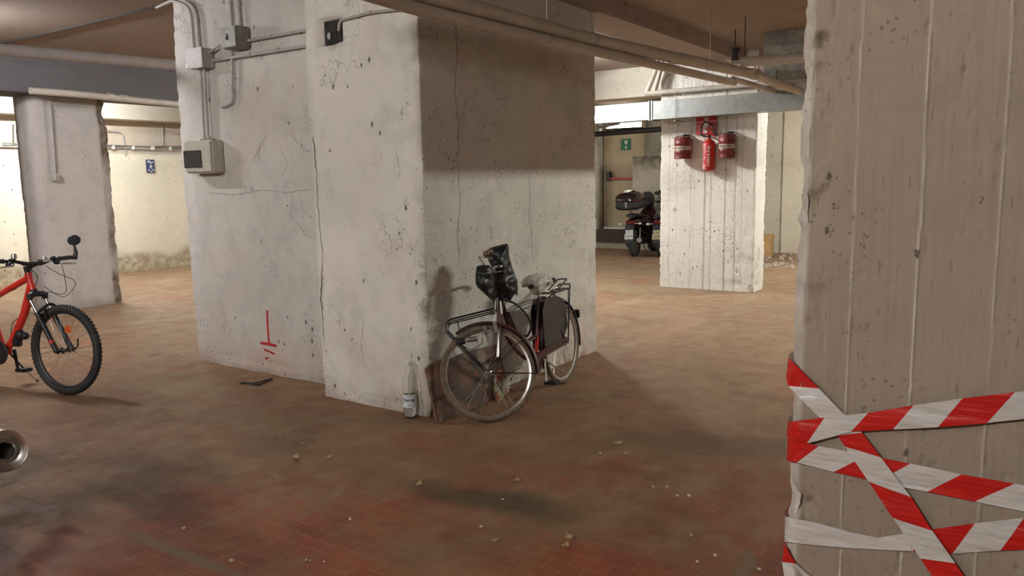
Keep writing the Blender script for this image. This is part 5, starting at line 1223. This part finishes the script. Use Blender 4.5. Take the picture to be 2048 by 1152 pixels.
# local frame: +x forward, silencer tip at x=-0.55 relative to the rear axle, on the right side (y=-.17)
mcl = Vector((mc_o.x, mc_o.y, 0))-Matrix.Rotation(yawm, 3, 'Z') @ Vector((-.34, -.20, 0))
mc = thing('motorcycle', 'parked motorcycle whose round chrome silencer end shows at the left edge', 'motorcycle', mcl, (0, 0, yawm))
zt_ = mc_o.z
rmc = 42/1566*2.75
dl = Matrix.Rotation(-yawm, 3, 'Z') @ ((CAM-mc_o).normalized()+rh*.10-Vector((0, 0, .05))); tip = frame4((-.34, -.20, zt_), Vector((0, 0, 1)).cross(dl), dl.cross(Vector((0, 0, 1)).cross(dl)))   # local z -> backwards
part('silencer', M['chrome'], lambda b: b.lathe([(0, -.06), (.028, -.06), (rmc*.40, -.045), (rmc*.42, -.012), (rmc*.40, -.006), (rmc*.42, -.002), (rmc*.46, -.004), (rmc*.60, -.022), (rmc*.78, -.016), (rmc*.93, -.002), (rmc*.97, 0), (rmc, -.004), (rmc*1.0, -.02), (rmc*.97, -.03), (rmc*.97, -.40), (rmc*.8, -.48), (rmc*.4, -.55), (0, -.56)], 48, tip), mc)
part('silencer_outlet', M['dark'], lambda b: b.lathe([(0, -.045), (rmc*.385, -.045), (rmc*.385, -.010), (rmc*.36, -.010), (rmc*.36, -.04), (0, -.04)], 32, tip), mc)
wr = .31; part('wheel', M['rubber'], lambda b: b.lathe([(wr-.06+.07*math.cos(a)*.9, .07*math.sin(a)) for a in [2*math.pi*k/14 for k in range(14)]], 48, Matrix.Translation((.22, 0, wr)) @ RX, True), mc)
part('wheel', M['rubber'], lambda b: b.lathe([(wr-.05+.055*math.cos(a)*.9, .05*math.sin(a)) for a in [2*math.pi*k/14 for k in range(14)]], 48, Matrix.Translation((1.62, 0, wr)) @ RX, True), mc)
for x in (.22, 1.62): part('rim', M['steel'], lambda b: (b.lathe([(.20, -.05), (.19, -.05), (.19, .05), (.20, .05)], 32, Matrix.Translation((x, 0, wr)) @ RX, True), b.lathe([(0, -.07), (.04, -.07), (.04, .07), (0, .07)], 14, Matrix.Translation((x, 0, wr)) @ RX), *[b.tube([(x, 0, wr), (x+.195*math.cos(a), 0, wr+.195*math.sin(a))], .014, 6) for a in [2*math.pi*k/5 for k in range(5)]]), mc)
part('swing_arm', M['steel'], lambda b: [b.tube([(.22, s_*.09, wr), (.80, s_*.08, .40)], .022, 8) for s_ in (1, -1)], mc)
part('seat', M['black'], lambda b: loft(b, [(-.12, 0, .86, .05, .03), (0, 0, .85, .11, .05), (.3, 0, .80, .14, .05), (.62, 0, .78, .11, .045), (.72, 0, .80, .07, .03)], 16), mc)
part('tank', M['paintdark'], lambda b: loft(b, [(.62, 0, .82, .08, .05), (.72, 0, .86, .13, .12), (.95, 0, .90, .15, .14), (1.15, 0, .90, .11, .10), (1.22, 0, .89, .05, .05)], 18), mc)
part('tail', M['paintdark'], lambda b: loft(b, [(-.18, 0, .80, .04, .02), (-.05, 0, .78, .09, .05), (.3, 0, .74, .11, .06), (.7, 0, .70, .10, .08)], 14), mc)
part('engine', M['steel'], lambda b: (b.box((.72, -.16, .28), (1.15, .16, .60), bev=.03), b.box((.85, -.12, .55), (1.1, .12, .80), bev=.02)), mc)
part('fork', M['chrome'], lambda b: [b.tube([(1.28, s_*.09, .95), (1.62, s_*.09, wr)], .022, 10) for s_ in (1, -1)], mc)
part('handlebar', M['black'], lambda b: b.tube([(1.10, -.32, 1.08), (1.24, -.12, 1.02), (1.24, .12, 1.02), (1.10, .32, 1.08)], .013, 8), mc)
part('headlamp', M['paintdark'], lambda b: loft(b, [(1.25, 0, .88, .07, .07), (1.34, 0, .88, .10, .10), (1.42, 0, .88, .09, .09)], 16), mc)
part('silencer_bracket', M['steel'], lambda b: b.box((0.02, -.20, zt_), (.06, -.08, .82)), mc)
part('exhaust_pipe', M['chrome'], lambda b: b.tube(spline([(.20, -.20, zt_-.03), (.45, -.17, .42), (.75, -.14, .30), (1.1, -.08, .26), (1.18, 0, .40)], 6), .024, 10), mc)
part('side_stand', M['steel'], lambda b: b.tube([(.80, .08, .30), (.75, .26, .006)], .012, 8), mc)

# ---- scooters by the fire door
def scooter(label, loc, yaw, body, case=True, plate_m=None, l1='', l2=''):
    s = thing('scooter', label, 'scooter', loc, (R(-3), 0, yaw)); r = .27
    for nm, x in (('wheel', 0), ('wheel', 1.28)):
        w_ = part(nm, M['rubber'], lambda b: b.lathe([(r-.055+.06*math.cos(a), .06*math.sin(a)) for a in [2*math.pi*k/12 for k in range(12)]], 36, Matrix.Translation((x, 0, r)) @ RX, True), s)
        part('rim', M['steel'], lambda b: (b.lathe([(.17, -.05), (.155, -.05), (.155, .05), (.17, .05)], 28, Matrix.Translation((x, 0, r)) @ RX, True), b.lathe([(0, -.06), (.035, -.06), (.035, .06), (0, .06)], 12, Matrix.Translation((x, 0, r)) @ RX), *[b.tube([(x, 0, r), (x+.16*math.cos(a), 0, r+.16*math.sin(a))], .012, 6) for a in [2*math.pi*k/5 for k in range(5)]]), w_)
    part('tail_body', body, lambda b: loft(b, [(-.24, 0, .70, .06, .045, 2.6), (-.16, 0, .68, .10, .075, 2.6), (.0, 0, .66, .15, .11, 2.6), (.25, 0, .58, .17, .17, 2.8), (.5, 0, .52, .15, .20, 2.8), (.62, 0, .45, .10, .20, 2.8)], 20), s)
    part('seat', M['black'], lambda b: loft(b, [(-.14, 0, .81, .08, .03), (-.05, 0, .82, .13, .045), (.2, 0, .80, .15, .05), (.35, 0, .77, .14, .045), (.6, 0, .77, .11, .04), (.68, 0, .76, .07, .03)], 18), s)
    part('footboard', M['black'], lambda b: b.box((.55, -.16, .22), (1.02, .16, .30), bev=.03), s)
    part('leg_shield', body, lambda b: loft(b, [(.96, 0, .50, .19, .26, 3), (1.03, 0, .56, .21, .34, 3), (1.12, 0, .64, .16, .34, 3), (1.20, 0, .66, .09, .22, 3)], 20), s)
    part('front_mudguard', body, lambda b: loft(b, [(1.06, 0, .50, .05, .03), (1.18, 0, .56, .075, .05), (1.32, 0, .56, .075, .045), (1.46, 0, .48, .05, .03)], 14), s)
    part('fork', M['black'], lambda b: [b.tube([(1.12, s_*.07, .62), (1.28, s_*.085, r)], .018, 8) for s_ in (1, -1)], s)
    part('handlebar', M['black'], lambda b: (b.tube([(.92, -.33, 1.06), (1.0, -.12, 1.05), (1.0, .12, 1.05), (.92, .33, 1.06)], .016, 8), loft(b, [(.93, 0, 1.03, .09, .05), (1.02, 0, 1.05, .15, .08), (1.12, 0, 1.0, .12, .10), (1.17, 0, .98, .07, .06)], 16)), s)
    part('windscreen', M['smoked'], lambda b: b.prism([(-.15, 0), (.15, 0), (.13, .14), (.06, .21), (-.06, .21), (-.13, .14)], 0, .004, frame4((1.10, 0, 1.06), (0, -1, 0), (-.25, 0, 1))), s)
    for s_ in (1, -1):
        part('mirror', M['black'], lambda b: (b.tube([(.95, s_*.22, 1.07), (.97, s_*.30, 1.21)], .006, 6), b.ball((.965, s_*.32, 1.25), .05, 12, (.35, 1.2, .75))), s)
    part('engine', M['black'], lambda b: (b.box((-.06, .08, .18), (.40, .17, .36), bev=.03), b.box((.1, -.14, .24), (.5, .14, .45), bev=.03)), s)
    part('silencer', M['black'], lambda b: loft(b, [(-.22, -.17, .34, .035, .045), (-.18, -.17, .335, .055, .065), (.15, -.17, .30, .055, .065), (.25, -.16, .28, .03, .03)], 16), s)
    part('silencer_cap', M['chrome'], lambda b: b.lathe([(.0, 0), (.018, 0), (.045, .002), (.05, .012), (.0, .012)], 20, Matrix.Translation((-.215, -.17, .34)) @ Matrix.Rotation(R(-90), 4, 'Y')), s)
    part('shock_absorber', M['chrome'], lambda b: b.tube([(-.02, -.12, .32), (.06, -.12, .60)], .016, 8), s)
    part('rear_mudguard', M['black'], lambda b: b.prism([(-.075, 0), (.075, 0), (.09, .36), (-.09, .36)], 0, .02, frame4((-.34, 0, .30), (0, -1, 0), (.30, 0, 1))), s)
    part('tail_lamp', M['red_lens'], lambda b: loft(b, [(-.275, 0, .69, .05, .028, 3), (-.25, 0, .69, .085, .042, 3), (-.20, 0, .69, .10, .045, 3)], 16), s)
    for s_ in (1, -1): part('indicator', M['white'], lambda b: (b.ball((-.22, s_*.20, .665), .03, 12, (1, 1.2, .8)), b.tube([(-.2, s_*.08, .67), (-.2, s_*.2, .665)], .010, 6)), s)
    pf = frame4((-.335, 0, .46), (0, -1, 0), (.22, 0, 1))
    pl_ = part('number_plate', plate_m, lambda b: b.prism([(-.085, -.09), (.085, -.09), (.085, .09), (-.085, .09)], 0, .004, pf), s, smooth=0)
    t1_ = text('lettering', l1, .075, M['dark'], pf @ Matrix.Translation((.012, .043, .0045)), pl_, sx=.95); t2_ = text('lettering', l2, .085, M['dark'], pf @ Matrix.Translation((0, -.043, .0045)), pl_, sx=.72)
    part('plate_band', M['blue'], lambda b: b.prism([(-.085, .005), (-.062, .005), (-.062, .09), (-.085, .09)], .004, .0055, pf), pl_, smooth=0)
    if case:
        part('rack', M['steel'], lambda b: (b.tube([(.02, 0, .80), (-.12, 0, .93)], .012, 6), b.box((-.32, -.10, .925), (.06, .10, .94))), s)
        cs = part('top_case', M['black'], lambda b: loft(b, [(-.42, 0, 1.04, .17, .07, 3), (-.38, 0, 1.03, .23, .09, 3), (-.2, 0, 1.03, .26, .09, 3.4), (.02, 0, 1.03, .25, .09, 3.2), (.09, 0, 1.04, .19, .075, 3)], 24), s)
        part('case_lid', M['wine'], lambda b: loft(b, [(-.42, 0, 1.13, .17, .05, 2.3), (-.38, 0, 1.15, .225, .12, 2.3), (-.2, 0, 1.15, .255, .165, 2.3), (.02, 0, 1.15, .245, .15, 2.3), (.09, 0, 1.13, .18, .07, 2.3)], 24), cs)
        part('case_crest', M['chrome'], lambda b: loft(b, [(-.34, 0, 1.29, .08, .012), (-.25, 0, 1.315, .11, .012), (-.12, 0, 1.32, .11, .010)], 12), cs)
        part('case_latch', M['steel'], lambda b: (b.box((-.435, -.03, 1.06), (-.41, .03, 1.085), bev=.004), b.box((-.43, -.018, .99), (-.40, .018, 1.05), bev=.004)), cs)
        for s_ in (1, -1): part('case_reflector', M['red_lens'], lambda b: b.box((-.425, s_*.17-.045, 1.10), (-.395, s_*.17+.045, 1.125), bev=.006), cs)
    part('main_stand', M['steel'], lambda b: [b.tube([(.35, s_*.06, .25), (.30, s_*.16, .006)], .010, 6) for s_ in (1, -1)], s)
    return s
s1 = onf(1270, 513)
s1 = scooter('dark red and black scooter with a big top case by the fire door', (s1.x+.0, s1.y, 0), R(8), M['wine'], True, M['white'], 'CE I', '52979')
s2 = onf(1318, 515)
s2 = scooter('black scooter with a yellowed number plate half hidden by the white pillar', (s2.x+.15, s2.y+.0, 0), R(8), M['paintdark'], False, M['yellow'], 'LAZ', '52679')

# ------------------------------------------------------------ small litter on the floor
def leaf(px, py, size, ang, curl):
    p = onf(px, py); b = MB(); n = 8; vs = []
    for i in range(n+1):
        t_ = i/n; wd = size*.32*math.sin(math.pi*min(1, t_*1.05))**.8; zz = .0045+curl*size*(t_-.5)**2*2
        for j in (-1, 0, 1): vs.append((size*(t_-.5), j*wd, zz+abs(j)*curl*size*.35))
    n3 = len(vs); vs += [(x, y, z-.0012) for x, y, z in vs]
    fs = []
    for i in range(n):
        for j in (0, 1):
            a = i*3+j; fs += [(a, a+3, a+4, a+1), (n3+a, n3+a+1, n3+a+4, n3+a+3)]
    for i in range(n): fs += [(i*3, n3+i*3, n3+i*3+3, i*3+3), (i*3+2, i*3+5, n3+i*3+5, n3+i*3+2)]
    Mx = Matrix.Translation(p) @ Matrix.Rotation(ang, 4, 'Z'); b.add([Mx @ Vector(v) for v in vs], fs)
    o = b.out('dry_leaf', M['leaf']); return o
LEAF = ['largest yellow dry leaf lying left of centre on the floor', 'narrow pale leaf behind the largest yellow leaf', 'dark curled leaf at the left end of the green stain', 'brown leaf at the middle of the green stain', 'upright tan leaf near the bottom of the frame', 'dark folded leaf just below the upright tan leaf', 'thin pale leaf right of the largest yellow leaf', 'dry leaf out on the floor between bicycle and taped pillar', 'curled brown leaf left of the upright tan leaf', 'pale leaf scrap on the stained floor near the taped pillar']
for i, (px, py, sz, an) in enumerate([(590, 921, .07, .4), (606, 890, .035, 2), (838, 973, .05, .5), (1034, 965, .045, .3), (1138, 1080, .06, 1.1), (1131, 1096, .045, .0), (658, 918, .05, -.5), (1237, 890, .055, -.9), (990, 1085, .04, 1.9), (1383, 1075, .03, .7)]):
    tag(leaf(px, py, sz, an, .55), LEAF[i], 'leaf', 'dry leaves on the floor')
rnd = random.Random(11)
for px, py in [(368, 1058), (463, 1123), (613, 1121), (648, 1125), (620, 1123), (1250, 908), (1306, 975), (1334, 975), (1354, 993), (1378, 993), (1232, 846), (1378, 780), (1200, 908), (560, 870), (700, 1040), (962, 1055), (1005, 1000), (1518, 1140), (1395, 1125), (1430, 1112), (1340, 590), (1312, 586), (1366, 607), (1492, 607)]:
    p = onf(px, py); s_ = rnd.uniform(.006, .013)
    b = bmesh.new(); bmesh.ops.create_icosphere(b, subdivisions=1, radius=s_)
    for v in b.verts: v.co = Vector((v.co.x*rnd.uniform(.7, 1.5), v.co.y*rnd.uniform(.6, 1.1), max(-s_*.4, v.co.z*rnd.uniform(.5, .9))))
    k = MB(); k.bm(b, Matrix.Translation((p.x, p.y, s_*.4+.0008)) @ Matrix.Rotation(rnd.uniform(0, 3), 4, 'Z')); o = k.out('plaster_crumb', M['debris'], smooth=0); tag(o, 'tiny pale plaster crumb lying on the tiled floor', 'crumb', 'plaster crumbs on the floor')
# fallen wire by the foot of the middle pillar
o = tube('bent_wire', M['dark'], bend([onf(480, 766, .008), onf(510, 766, .008), onf(545, 757, .012), onf(516, 770, .008), onf(486, 764, .008)], .01), .006, n=6); tag(o, 'bent dark wire lying at the foot of the middle pillar', 'wire')
